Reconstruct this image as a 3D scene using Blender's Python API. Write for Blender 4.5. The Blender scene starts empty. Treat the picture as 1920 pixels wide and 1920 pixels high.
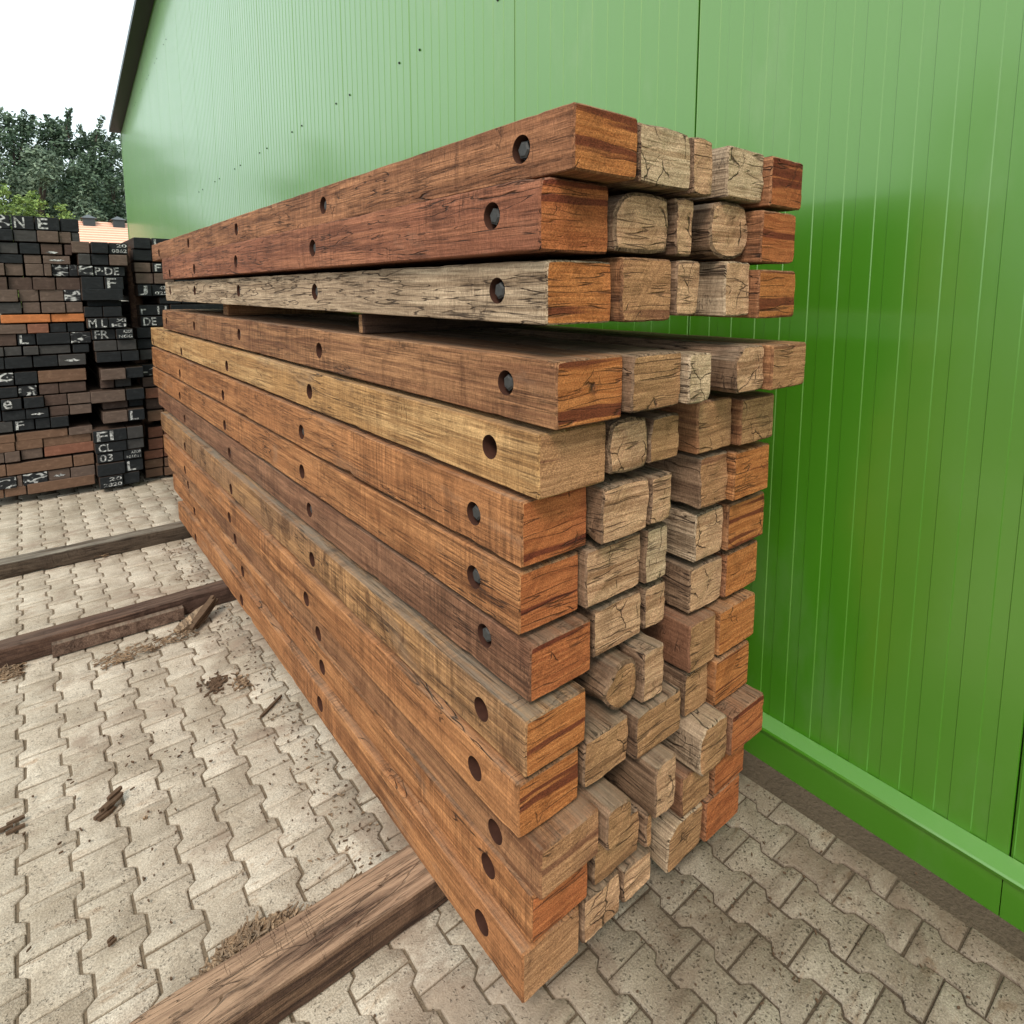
import bpy, bmesh, math, random
from mathutils import Vector, Matrix, noise
R = math.radians
scn = bpy.context.scene
COL = scn.collection
random.seed(7)

# ------------------------------------------------------------------ camera
F, PX, PY = 1148.7, 975.0, 687.0            # focal length and principal point in photo pixels (1920 wide)
PITCH = math.atan2(PY - 545.3, F)
YAW = R(39.1)
CAM = Vector((0, 0, 1.7))
cam_data = bpy.data.cameras.new("camera")
cam = bpy.data.objects.new("camera", cam_data)
COL.objects.link(cam)
cam.location = CAM
cam.rotation_euler = (R(90) - PITCH, 0, -YAW)
cam_data.sensor_width = 36
cam_data.lens = F / 1920 * 36
cam_data.shift_x = (960 - PX) / 1920
cam_data.shift_y = (PY - 960) / 1920
cam_data.clip_end = 2000
scn.camera = cam
_fw = Vector((math.sin(YAW) * math.cos(PITCH), math.cos(YAW) * math.cos(PITCH), -math.sin(PITCH)))
_rt = Vector((math.cos(YAW), -math.sin(YAW), 0))
_up = _rt.cross(_fw)


def ray(u, v):
    return _fw + _rt * ((u - PX) / F) - _up * ((v - PY) / F)


def at_z(u, v, z):
    d = ray(u, v); return CAM + d * ((z - CAM.z) / d.z)


def at_x(u, v, x):
    d = ray(u, v); return CAM + d * (x / d.x)


def at_y(u, v, y):
    d = ray(u, v); return CAM + d * (y / d.y)


# ------------------------------------------------------------------ light
world = bpy.data.worlds.new("World"); scn.world = world
world.use_nodes = True
wt = world.node_tree
bg = wt.nodes["Background"]
sky = wt.nodes.new("ShaderNodeTexSky"); sky.sky_type = 'NISHITA'; sky.sun_disc = False
SUN_EL, SUN_AZ = R(50), R(232)               # azimuth of the sun seen from above, measured from +y towards +x
sky.sun_elevation = SUN_EL; sky.sun_rotation = SUN_AZ
sky.air_density = 1.2; sky.dust_density = 4.0; sky.ozone_density = 1.0
mixw = wt.nodes.new("ShaderNodeMix"); mixw.data_type = 'RGBA'
mixw.inputs[0].default_value = 0.85           # thin bright cloud over most of the sky
mixw.inputs[7].default_value = (11.2, 12.9, 13.2, 1)
wt.links.new(sky.outputs[0], mixw.inputs[6])
wt.links.new(mixw.outputs[2], bg.inputs[0])
bg.inputs[1].default_value = 0.12
sun_data = bpy.data.lights.new("sun", 'SUN'); sun_data.energy = 2.3; sun_data.angle = R(16)
sun_data.color = (1.0, 0.88, 0.75)
sun = bpy.data.objects.new("sun", sun_data); COL.objects.link(sun)
sdir = Vector((math.sin(SUN_AZ) * math.cos(SUN_EL), math.cos(SUN_AZ) * math.cos(SUN_EL), math.sin(SUN_EL)))
sun.rotation_euler = sdir.to_track_quat('Z', 'Y').to_euler()
sun.location = sdir * 50

scn.render.engine = 'CYCLES'
scn.view_settings.view_transform = 'Standard'
scn.view_settings.look = 'None'
scn.view_settings.exposure = 0.1
scn.cycles.use_denoising = True
scn.cycles.max_bounces = 8


# ------------------------------------------------------------------ node helper
class NT:
    def __init__(s, name):
        s.m = bpy.data.materials.new(name); s.m.use_nodes = True
        s.t = s.m.node_tree; s.b = s.t.nodes["Principled BSDF"]

    def put(s, sock, v):
        if v is None: return
        if isinstance(v, bpy.types.NodeSocket): s.t.links.new(v, sock)
        elif isinstance(v, (tuple, list)) and len(v) == 3 and sock.type == 'RGBA': sock.default_value = (*v, 1)
        else: sock.default_value = v

    def coord(s, kind="Object"):
        return s.t.nodes.new("ShaderNodeTexCoord").outputs[kind]

    def geo(s, kind): return s.t.nodes.new("ShaderNodeNewGeometry").outputs[kind]

    def rnd(s): return s.t.nodes.new("ShaderNodeObjectInfo").outputs["Random"]

    def vm(s, op, a, b=None):
        n = s.t.nodes.new("ShaderNodeVectorMath"); n.operation = op
        s.put(n.inputs[0], a); s.put(n.inputs[1], b); return n.outputs[0]

    def ma(s, op, a, b=None, c=None, clamp=False):
        n = s.t.nodes.new("ShaderNodeMath"); n.operation = op; n.use_clamp = clamp
        s.put(n.inputs[0], a); s.put(n.inputs[1], b); s.put(n.inputs[2], c); return n.outputs[0]

    def noise(s, vec, scale=1.0, detail=2.0, rough=0.5, dist=0.0):
        n = s.t.nodes.new("ShaderNodeTexNoise"); s.put(n.inputs["Vector"], vec)
        n.inputs["Scale"].default_value = scale; n.inputs["Detail"].default_value = detail
        n.inputs["Roughness"].default_value = rough; n.inputs["Distortion"].default_value = dist
        return n.outputs["Fac"]

    def noisec(s, vec, scale=1.0, detail=2.0):
        n = s.t.nodes.new("ShaderNodeTexNoise"); s.put(n.inputs["Vector"], vec)
        n.inputs["Scale"].default_value = scale; n.inputs["Detail"].default_value = detail
        return n.outputs["Color"]

    def voro(s, vec, scale, feature='DISTANCE_TO_EDGE', out="Distance"):
        n = s.t.nodes.new("ShaderNodeTexVoronoi"); n.feature = feature
        s.put(n.inputs["Vector"], vec); n.inputs["Scale"].default_value = scale; return n.outputs[out]

    def step(s, v, a, b, lo=0.0, hi=1.0):
        n = s.t.nodes.new("ShaderNodeMapRange"); n.interpolation_type = 'SMOOTHSTEP'
        s.put(n.inputs[0], v); n.inputs[1].default_value = a; n.inputs[2].default_value = b
        n.inputs[3].default_value = lo; n.inputs[4].default_value = hi; return n.outputs[0]

    def mix(s, f, a, b, mode='MIX'):
        n = s.t.nodes.new("ShaderNodeMix"); n.data_type = 'RGBA'; n.blend_type = mode
        s.put(n.inputs[0], f); s.put(n.inputs[6], a); s.put(n.inputs[7], b); return n.outputs[2]

    def xyz(s, v):
        n = s.t.nodes.new("ShaderNodeSeparateXYZ"); s.put(n.inputs[0], v); return n.outputs

    def comb(s, x, y, z):
        n = s.t.nodes.new("ShaderNodeCombineXYZ")
        s.put(n.inputs[0], x); s.put(n.inputs[1], y); s.put(n.inputs[2], z); return n.outputs[0]

    def done(s, color, rough=0.8, height=None, dist=0.004, strength=1.0, spec=0.3):
        s.put(s.b.inputs["Base Color"], color); s.put(s.b.inputs["Roughness"], rough)
        s.b.inputs["Specular IOR Level"].default_value = spec
        if height is not None:
            n = s.t.nodes.new("ShaderNodeBump"); n.inputs["Strength"].default_value = strength
            n.inputs["Distance"].default_value = dist; s.put(n.inputs["Height"], height)
            s.t.links.new(n.outputs[0], s.b.inputs["Normal"])
        return s.m


def offs(n, k=37.0):
    r = n.rnd()
    return n.comb(n.ma('MULTIPLY', r, k), n.ma('MULTIPLY', r, k * 1.7), n.ma('MULTIPLY', r, k * 2.3))


# ------------------------------------------------------------------ wood
def wood_side(name, ca, cb, cc, crack=0.5, stain=0.5, saw=0.5, dust=0.35, crackw=0.0065, dustc=(0.33, 0.27, 0.20)):
    """ca, cb: grain colours; cc: colour of broad patches."""
    n = NT(name)
    p = n.vm('ADD', n.coord(), offs(n))
    g1 = n.noise(n.vm('MULTIPLY', p, (34, 1.3, 34)), 1, 6, 0.62, 0.6)
    g2 = n.noise(n.vm('MULTIPLY', p, (190, 6, 190)), 1, 5, 0.7)
    fz = n.noise(n.vm('MULTIPLY', p, (260, 330, 120)), 1, 3, 0.7)
    big = n.noise(n.vm('MULTIPLY', p, (4, 1.1, 4)), 1, 4, 0.6, 0.4)
    sawn = n.noise(n.vm('MULTIPLY', p, (3, 85, 4)), 1, 6, 0.72)
    sawm = n.step(n.noise(n.vm('MULTIPLY', p, (2, 2.2, 2)), 1, 2), 0.40, 0.62)
    col = n.mix(n.step(g1, 0.38, 0.62), ca, cb)
    col = n.mix(n.step(big, 0.42, 0.66), col, cc)
    col = n.mix(1.0, col, n.mix(n.step(g2, .25, .75), (0.60, 0.56, 0.53), (1.32, 1.32, 1.32)), 'MULTIPLY')
    col = n.mix(1.0, col, n.mix(n.step(fz, .25, .75), (0.70, 0.67, 0.65), (1.25, 1.25, 1.25)), 'MULTIPLY')
    sw = n.mix(n.step(sawn, 0.3, 0.7), (0.42, 0.38, 0.36), (1.36, 1.36, 1.36))
    col = n.mix(n.ma('MULTIPLY', sawm, saw), col, n.mix(1.0, col, sw, 'MULTIPLY'))
    pl = n.noise(n.vm('MULTIPLY', p, (70, 1.6, 70)), 1, 5, 0.62, 0.3)
    pln = n.step(n.ma('ABSOLUTE', n.ma('SUBTRACT', pl, 0.5)), 0.0, 0.022, 1.0, 0.0)
    pln = n.ma('MULTIPLY', pln, n.step(n.noise(n.vm('MULTIPLY', p, (8, 3, 8)), 1, 3), 0.40, 0.62))
    col = n.mix(n.ma('MULTIPLY', pln, 0.62), col, n.mix(1.0, col, (0.30, 0.25, 0.22), 'MULTIPLY'))
    # greyed, sun-bleached patches
    gp = n.step(n.noise(n.vm('MULTIPLY', p, (5, 1.6, 5)), 1, 6, 0.7, 0.6), 0.56, 0.74)
    col = n.mix(n.ma('MULTIPLY', gp, 0.38), col, (0.27, 0.20, 0.145))
    # stains: handling dirt, drips across the face
    st = n.step(n.noise(n.vm('MULTIPLY', p, (6, 9, 4)), 1, 5, 0.7, 0.8), 0.50, 0.66)
    col = n.mix(n.ma('MULTIPLY', st, stain), col, n.mix(1.0, col, (0.42, 0.36, 0.33), 'MULTIPLY'))
    # long drying cracks that follow the grain
    wob = n.noise(n.vm('MULTIPLY', p, (9, 0.9, 12)), 1, 4, 0.55, 0.5)
    c1 = n.step(n.ma('ABSOLUTE', n.ma('SUBTRACT', wob, 0.5)), 0.0, crackw, 1.0, 0.0)
    c2 = n.step(n.ma('ABSOLUTE', n.ma('SUBTRACT', wob, 0.58)), 0.0, crackw * 0.7, 1.0, 0.0)
    c3 = n.step(n.ma('ABSOLUTE', n.ma('SUBTRACT', wob, 0.42)), 0.0, crackw * 0.7, 1.0, 0.0)
    cr = n.ma('MAXIMUM', n.ma('MAXIMUM', c1, c2), c3)
    cm = n.step(n.noise(n.vm('MULTIPLY', p, (5, 2.6, 9)), 1, 2), 0.64 - 0.3 * crack, 0.76 - 0.3 * crack)
    cr = n.ma('MULTIPLY', cr, cm)
    # short checks across the grain
    vk = n.noise(n.vm('MULTIPLY', p, (7, 40, 9)), 1, 3, 0.5, 0.3)
    ck = n.step(n.ma('ABSOLUTE', n.ma('SUBTRACT', vk, 0.5)), 0.0, 0.016, 1.0, 0.0)
    ck = n.ma('MULTIPLY', ck, n.step(n.noise(n.vm('MULTIPLY', p, (9, 5, 9)), 1, 2), 0.56, 0.68))
    dk = n.ma('MAXIMUM', cr, n.ma('MULTIPLY', ck, 0.45))
    col = n.mix(n.ma('MULTIPLY', dk, 0.88), col, (0.035, 0.018, 0.012))
    # paler upward faces: settled dust on the beams, a much lighter top on bearers
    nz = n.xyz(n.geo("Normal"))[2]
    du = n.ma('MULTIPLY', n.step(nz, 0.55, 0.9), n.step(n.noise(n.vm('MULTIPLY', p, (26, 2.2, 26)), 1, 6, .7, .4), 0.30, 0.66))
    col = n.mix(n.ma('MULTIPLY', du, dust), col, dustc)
    h = n.ma('SUBTRACT', n.ma('ADD', n.ma('MULTIPLY', g1, 0.35), n.ma('ADD', n.ma('MULTIPLY', g2, 0.4), n.ma('MULTIPLY', sawn, 0.24 * saw))), n.ma('ADD', n.ma('MULTIPLY', dk, 0.9), n.ma('MULTIPLY', pln, 0.3)))
    return n.done(col, 0.78, h, 0.009, 1.0, 0.25)


def wood_end(name, ca, cb, band, crack=0.4, bands=0.6, dirt=0.4):
    n = NT(name)
    p = n.vm('ADD', n.coord(), offs(n, 23.0))
    warp = n.vm('ADD', p, n.vm('MULTIPLY', n.vm('SUBTRACT', n.noisec(p, 9, 2), (0.5, 0.5, 0.5)), (0.03, 0.03, 0.014)))
    l1 = n.noise(n.vm('MULTIPLY', warp, (5, 3, 120)), 1, 4, 0.7)
    l2 = n.noise(n.vm('MULTIPLY', warp, (2.5, 3, 34)), 1, 2, 0.5)
    col = n.mix(n.step(l1, 0.3, 0.7), ca, cb)
    b = n.step(n.noise(n.vm('MULTIPLY', warp, (0.8, 1, 30)), 1, 2), 0.655 - 0.085 * bands, 0.70 - 0.085 * bands)
    col = n.mix(n.ma('MULTIPLY', b, bands), col, band)
    ln = n.step(n.ma('ABSOLUTE', n.ma('SUBTRACT', l2, 0.5)), 0.0, 0.02, 1.0, 0.0)
    lm = n.step(n.noise(n.vm('MULTIPLY', p, (9, 3, 9)), 1, 2), 0.42, 0.58)
    ln = n.ma('MULTIPLY', ln, lm)
    pore = n.noise(n.vm('MULTIPLY', p, (260, 260, 420)), 1, 2)
    col = n.mix(1.0, col, n.mix(n.step(pore, .25, .75), (0.58, 0.55, 0.52), (1.3, 1.28, 1.25)), 'MULTIPLY')
    big = n.noise(p, 13, 5, 0.65, 0.6)
    col = n.mix(n.ma('MULTIPLY', n.step(big, 0.5, 0.66), dirt), col, n.mix(1.0, col, (0.42, 0.38, 0.36), 'MULTIPLY'))
    # radial drying cracks
    wp = n.vm('ADD', p, n.vm('MULTIPLY', n.vm('SUBTRACT', n.noisec(p, 16, 3), (0.5, 0.5, 0.5)), (0.06, 0.06, 0.06)))
    vd = n.voro(n.vm('MULTIPLY', wp, (15, 6, 11)), 1.0)
    cr = n.step(vd, 0.0, 0.026, 1.0, 0.0)
    cr = n.ma('MULTIPLY', cr, n.step(n.noise(p, 11, 2), 0.66 - 0.28 * crack, 0.78 - 0.28 * crack))
    # diagonal chain-saw scratches
    q = n.xyz(p)
    dg = n.ma('ADD', n.ma('MULTIPLY', q[0], 1.0), n.ma('MULTIPLY', q[2], -0.8))
    sc = n.noise(n.comb(n.ma('MULTIPLY', dg, 95), n.ma('MULTIPLY', q[2], 4), 0.0), 1, 3)
    scm = n.step(n.noise(p, 7, 2), 0.5, 0.62)
    col = n.mix(n.ma('MULTIPLY', scm, 0.5), col, n.mix(1.0, col, n.mix(n.step(sc, 0.35, 0.65), (0.65, 0.6, 0.58), (1.25, 1.25, 1.2)), 'MULTIPLY'))
    dk = n.ma('MAXIMUM', cr, n.ma('MULTIPLY', ln, 0.7))
    col = n.mix(n.ma('MULTIPLY', dk, 0.9), col, (0.04, 0.02, 0.013))
    h = n.ma('SUBTRACT', n.ma('ADD', n.ma('MULTIPLY', l1, 0.35), n.ma('ADD', n.ma('MULTIPLY', sc, 0.15), n.ma('MULTIPLY', pore, 0.12))), dk)
    return n.done(col, 0.8, h, 0.006, 1.0, 0.25)


SIDE = {
    'red':   wood_side("red_brown_wood", (0.223, 0.096, 0.046), (0.414, 0.195, 0.096), (0.298, 0.129, 0.063), 0.75, 0.45, 0.6),
    'rust':  wood_side("rust_brown_wood", (0.215, 0.081, 0.044), (0.381, 0.158, 0.084), (0.274, 0.104, 0.057), 0.75, 0.45, 0.6),
    'grey':  wood_side("weathered_grey_wood", (0.283, 0.201, 0.130), (0.548, 0.420, 0.292), (0.406, 0.297, 0.202), 1.0, 0.25, 0.4, 0.3, 0.009),
    'brown': wood_side("brown_wood", (0.199, 0.089, 0.043), (0.381, 0.195, 0.093), (0.290, 0.137, 0.065), 0.3, 0.55, 0.7),
    'tan':   wood_side("pale_tan_wood", (0.347, 0.186, 0.074), (0.580, 0.362, 0.164), (0.447, 0.250, 0.101), 0.25, 0.35, 0.4, 0.3),
    'orange': wood_side("orange_brown_wood", (0.256, 0.104, 0.039), (0.481, 0.224, 0.091), (0.365, 0.158, 0.063), 0.4, 0.45, 0.8),
    'purple': wood_side("dark_purple_brown_wood", (0.164, 0.078, 0.043), (0.301, 0.154, 0.086), (0.219, 0.102, 0.058), 0.3, 0.5, 0.6),
    'dirty': wood_side("dirty_tan_wood", (0.223, 0.112, 0.049), (0.463, 0.258, 0.113), (0.298, 0.166, 0.084), 0.3, 0.85, 0.9, 0.85, 0.008, (0.223, 0.186, 0.143)),
    'old':   wood_side("old_grey_brown_wood", (0.148, 0.088, 0.055), (0.334, 0.218, 0.140), (0.236, 0.148, 0.092), 0.8, 0.6, 0.4, 0.5, 0.009),
    'sill':  wood_side("bearer_wood", (0.070, 0.038, 0.026), (0.167, 0.099, 0.063), (0.112, 0.064, 0.043), 0.5, 0.6, 0.2, 0.9, 0.008, (0.468, 0.303, 0.197)),  # bearers: dark base colour, upward faces mixed much paler
    'sill2': wood_side("dark_bearer_wood", (0.056, 0.031, 0.023), (0.131, 0.077, 0.054), (0.088, 0.051, 0.038), 0.3, 0.5, 0.2, 0.7, 0.008, (0.159, 0.106, 0.077)),
    'lath': wood_side("lath_wood", (0.101, 0.060, 0.043), (0.202, 0.134, 0.099), (0.144, 0.092, 0.068), .2, .5, .3, .5),
    'sill3': wood_side("grey_bearer_wood", (0.050, 0.037, 0.027), (0.122, 0.092, 0.066), (0.083, 0.061, 0.044), 0.4, 0.5, 0.2, 0.9, 0.008, (0.274, 0.243, 0.195)),
}
END = {
    'red':   wood_end("red_brown_end_grain", (0.288, 0.081, 0.028), (0.496, 0.173, 0.064), (0.112, 0.020, 0.012), 0.2, 0.85),
    'orange': wood_end("orange_end_grain", (0.326, 0.106, 0.031), (0.543, 0.215, 0.074), (0.116, 0.023, 0.012), 0.2, 0.85),
    'tan':   wood_end("tan_end_grain", (0.340, 0.188, 0.106), (0.655, 0.408, 0.254), (0.218, 0.102, 0.049), 0.6, 0.55),
    'pale':  wood_end("pale_end_grain", (0.349, 0.232, 0.143), (0.649, 0.480, 0.327), (0.300, 0.168, 0.085), 0.8, 0.4),
    'dun':   wood_end("brown_end_grain", (0.259, 0.132, 0.063), (0.501, 0.280, 0.144), (0.138, 0.064, 0.030), 0.4, 0.55),
    'oak':   wood_end("light_brown_end_grain", (0.280, 0.137, 0.067), (0.496, 0.266, 0.140), (0.120, 0.034, 0.023), 0.25, 0.6),
}


def simple(name, col, rough=0.8, spec=0.3, var=0.25, scale=12, bump=0.0, metal=0.0):
    n = NT(name)
    p = n.vm('ADD', n.coord(), offs(n))
    f = n.noise(p, scale, 5, 0.6)
    lo = tuple(c * (1 - var) for c in col); hi = tuple(min(1, c * (1 + var)) for c in col)
    n.b.inputs["Metallic"].default_value = metal
    return n.done(n.mix(f, lo, hi), rough, f if bump else None, bump or 0.001, 1.0, spec)


HOLE = simple("bolt_hole_wood", (0.055, 0.022, 0.014), 0.85, 0.2, 0.4, 60)
STEEL = simple("dull_bolt_steel", (0.055, 0.054, 0.053), 0.65, 0.4, 0.45, 90, 0.001, 0.3)


# ------------------------------------------------------------------ object helpers
def mk(name, verts, faces, mats, mi=None, smooth=35, parent=None, loc=(0, 0, 0), rot=(0, 0, 0)):
    me = bpy.data.meshes.new(name)
    me.from_pydata([tuple(v) for v in verts], [], faces)
    for m in (mats if isinstance(mats, (list, tuple)) else [mats]): me.materials.append(m)
    if mi is not None: me.polygons.foreach_set("material_index", mi)
    if smooth is not None:
        me.polygons.foreach_set("use_smooth", [True] * len(faces))
        me.set_sharp_from_angle(angle=R(smooth))
    me.update()
    o = bpy.data.objects.new(name, me); COL.objects.link(o)
    o.location = loc; o.rotation_euler = rot
    if parent: o.parent = parent
    return o


def tag(o, label=None, cat=None, group=None, kind=None):
    if label: o["label"] = label
    if cat: o["category"] = cat
    if group: o["group"] = group
    if kind: o["kind"] = kind
    return o


class MB:
    """collects pieces into one mesh"""
    def __init__(s): s.v, s.f, s.i = [], [], []

    def add(s, verts, faces, mi=0):
        k = len(s.v); s.v += [Vector(v) for v in verts]
        s.f += [tuple(a + k for a in f) for f in faces]; s.i += [mi] * len(faces)

    def box(s, a, b, mi=0, c=0.0):
        (x0, y0, z0), (x1, y1, z1) = a, b
        if c <= 0:
            s.add([(x0, y0, z0), (x1, y0, z0), (x1, y1, z0), (x0, y1, z0), (x0, y0, z1), (x1, y0, z1), (x1, y1, z1), (x0, y1, z1)],
                  [(0, 3, 2, 1), (4, 5, 6, 7), (0, 1, 5, 4), (1, 2, 6, 5), (2, 3, 7, 6), (3, 0, 4, 7)], mi); return
        vs, fs = [], []
        idx = {}
        for sx in (0, 1):
            for sy in (0, 1):
                for sz in (0, 1):
                    P = (x1 if sx else x0, y1 if sy else y0, z1 if sz else z0)
                    d = (-c if sx else c, -c if sy else c, -c if sz else c)
                    for ax in range(3):
                        q = list(P)
                        for k in range(3):
                            if k != ax: q[k] += d[k]
                        idx[sx, sy, sz, ax] = len(vs); vs.append(q)
        for ax in range(3):
            o1, o2 = [(1, 2), (2, 0), (0, 1)][ax]
            for sd in (0, 1):
                loop = []
                for a_, b_ in ((0, 0), (1, 0), (1, 1), (0, 1)):
                    t = [0, 0, 0]; t[ax] = sd; t[o1] = a_; t[o2] = b_; loop.append(idx[(*t, ax)])
                fs.append(tuple(loop if sd else loop[::-1]))
        for ax in range(3):
            o1, o2 = [(1, 2), (2, 0), (0, 1)][ax]
            for a_ in (0, 1):
                for b_ in (0, 1):
                    t0 = [0, 0, 0]; t0[o1] = a_; t0[o2] = b_; t1 = list(t0); t1[ax] = 1
                    fs.append((idx[(*t0, o1)], idx[(*t1, o1)], idx[(*t1, o2)], idx[(*t0, o2)]))
        for k in [(a_, b_, c_) for a_ in (0, 1) for b_ in (0, 1) for c_ in (0, 1)]:
            fs.append((idx[(*k, 0)], idx[(*k, 1)], idx[(*k, 2)]))
        k0 = len(s.f); s.add(vs, fs, mi)
        # orient outwards
        cen = Vector(((x0 + x1) / 2, (y0 + y1) / 2, (z0 + z1) / 2))
        for j in range(k0, len(s.f)):
            f = s.f[j]; A, B, C_ = s.v[f[0]], s.v[f[1]], s.v[f[2]]
            if (B - A).cross(C_ - A).dot((A + B + C_) / 3 - cen) < 0: s.f[j] = f[::-1]

    def tube(s, pts, rad, n=8, mi=0, cap=True):
        base = len(s.v); pts = [Vector(p) for p in pts]
        for k, p in enumerate(pts):
            d = (pts[min(k + 1, len(pts) - 1)] - pts[max(k - 1, 0)]).normalized()
            a = d.orthogonal().normalized(); b = d.cross(a)
            r = rad[k] if isinstance(rad, (list, tuple)) else rad
            for j in range(n):
                t = 2 * math.pi * j / n
                s.v.append(p + (a * math.cos(t) + b * math.sin(t)) * r)
        for k in range(len(pts) - 1):
            for j in range(n):
                s.f.append((base + k * n + j, base + k * n + (j + 1) % n, base + (k + 1) * n + (j + 1) % n, base + (k + 1) * n + j)); s.i.append(mi)
        if cap:
            s.f.append(tuple(base + j for j in range(n))[::-1]); s.i.append(mi)
            s.f.append(tuple(base + (len(pts) - 1) * n + j for j in range(n))); s.i.append(mi)

    def build(s, name, mats, parent=None, loc=(0, 0, 0), rot=(0, 0, 0), smooth=35):
        return mk(name, s.v, s.f, mats, s.i, smooth, parent, loc, rot)


def beam_mesh(w, L, h, seed, wear=0.004, wane=0.0, corner=0.004, endwave=0.003, ns=8, cut=(0, 0, 0, 0), skew=0.0):
    """closed timber, front end at y=0. wear: edge damage, wane: big rounded loss at the corners, cut: chamfer at
    (bottom left, bottom right, top right, top left) as a share of the height."""
    rs = random.Random(seed); so = rs.uniform(0, 900)
    loop = []
    def side(a, b):
        for k in range(ns): loop.append((a[0] + (b[0] - a[0]) * k / ns, a[1] + (b[1] - a[1]) * k / ns))
    P = [(0, 0), (w, 0), (w, h), (0, h)]
    poly = []
    for k in range(4):
        c = max(corner, cut[k] * h); p, q, r = P[k - 1], P[k], P[(k + 1) % 4]
        d1 = Vector((p[0] - q[0], p[1] - q[1])).normalized(); d2 = Vector((r[0] - q[0], r[1] - q[1])).normalized()
        poly.append((q[0] + d1.x * c, q[1] + d1.y * c, 1)); poly.append((q[0] + d2.x * c, q[1] + d2.y * c, 0))
    for k in range(8):
        a, b = poly[k], poly[(k + 1) % 8]
        if k % 2 == 1: side(a, b)
        else:
            for t in range(2): loop.append((a[0] + (b[0] - a[0]) * t / 2, a[1] + (b[1] - a[1]) * t / 2))
    ys = [0.0, 0.005, 0.015, 0.035]
    while ys[-1] < L - 0.05: ys.append(ys[-1] + min(0.05, 0.02 + ys[-1] * 0.08))
    ys = ys[:-1] + [L - 0.006, L]
    V, Fc, MI = [], [], []
    n = len(loop)
    for k, y in enumerate(ys):
        for (x, z) in loop:
            ex, ez = min(x, w - x), min(z, h - z)
            near = max(0.0, 1 - math.hypot(max(0, ex), max(0, ez)) / 0.03)
            cid = (0 if x < w / 2 else 5.3) + (0 if z < h / 2 else 9.7)
            e = noise.noise(Vector((so + cid, y * 7, 0))) * 0.6 + noise.noise(Vector((so + cid, y * 31, 4))) * 0.5
            inn = near * wear * (0.25 + max(0, e) * 1.5 + 5 * max(0, e - .42))
            if wane > 0:
                far = max(0.0, 1 - math.hypot(ex, ez) / 0.06)
                inn += far * wane * max(0.0, 0.55 + 0.9 * noise.noise(Vector((so + cid * 3, y * 1.6, 8))) + 0.5 * noise.noise(Vector((so + cid, y * 14, 2))))
            d = Vector((w / 2 - x, h / 2 - z)); d.normalize()
            wob = 0.0012 * noise.noise(Vector((so + x * 18, y * 3, z * 18))) + (0.0035 * noise.noise(Vector((so + x * 30, y * 5, z * 30))) if wane > 0 else 0)
            px = x + d.x * (inn + max(0, wob)); pz = z + d.y * (inn + max(0, wob))
            shrink = 0.0
            if k == 0 or k == len(ys) - 1: shrink = 0.004 + wane * 0.15
            px += (w / 2 - px) * shrink / (w / 2); pz += (h / 2 - pz) * shrink / (h / 2)
            ew = endwave * (noise.noise(Vector((so + x * 14, 3, z * 22))) + (0.6 * noise.noise(Vector((so + x * 50, 3, z * 60)))))
            yy = y + (ew if y < 0.03 else 0) + skew * z * (1 if y < L / 2 else 0)
            V.append((px, yy, pz))
    m = len(ys)
    for k in range(m - 1):
        for j in range(n):
            a, b = k * n + j, k * n + (j + 1) % n
            Fc.append((a, b, b + n, a + n)); MI.append(0)
    for end, base in ((0, 0), (1, (m - 1) * n)):
        prev = list(range(base, base + n))
        for sc in (0.82, 0.5, 0.2):
            cur = []
            for j in range(n):
                px, yy, pz = V[base + j]
                x = w / 2 + (px - w / 2) * sc; z = h / 2 + (pz - h / 2) * sc
                y0 = (ys[0] if end == 0 else ys[-1])
                ew = endwave * (noise.noise(Vector((so + x * 14, 3, z * 22))) + 0.6 * noise.noise(Vector((so + x * 50, 3, z * 60))))
                cur.append(len(V)); V.append((x, y0 + (ew if end == 0 else 0) + (skew * z if end == 0 else 0), z))
            for j in range(n):
                q = (prev[j], cur[j], cur[(j + 1) % n], prev[(j + 1) % n])
                Fc.append(q if end == 0 else q[::-1]); MI.append(1)
            prev = cur
        Fc.append(tuple(prev[::-1]) if end == 0 else tuple(prev)); MI.append(1)
        if end == 0: Fc[-1] = tuple(prev)
    # orient consistently
    bm = bmesh.new()
    for v in V: bm.verts.new(v)
    bm.verts.ensure_lookup_table()
    for f, i in zip(Fc, MI):
        fc = bm.faces.new([bm.verts[a] for a in f]); fc.material_index = i; fc.smooth = True
    bmesh.ops.recalc_face_normals(bm, faces=bm.faces)
    me = bpy.data.meshes.new("timber_beam"); bm.to_mesh(me); bm.free()
    me.set_sharp_from_angle(angle=R(38))
    return me


ORD = ["top", "second", "third", "fourth", "fifth", "sixth", "seventh", "eighth", "ninth", "tenth", "eleventh", "twelfth", "thirteenth",
       "fourteenth", "fifteenth", "sixteenth", "seventeenth", "eighteenth", "nineteenth", "twentieth", "twenty-first", "twenty-second",
       "twenty-third", "twenty-fourth", "twenty-fifth"]

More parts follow.
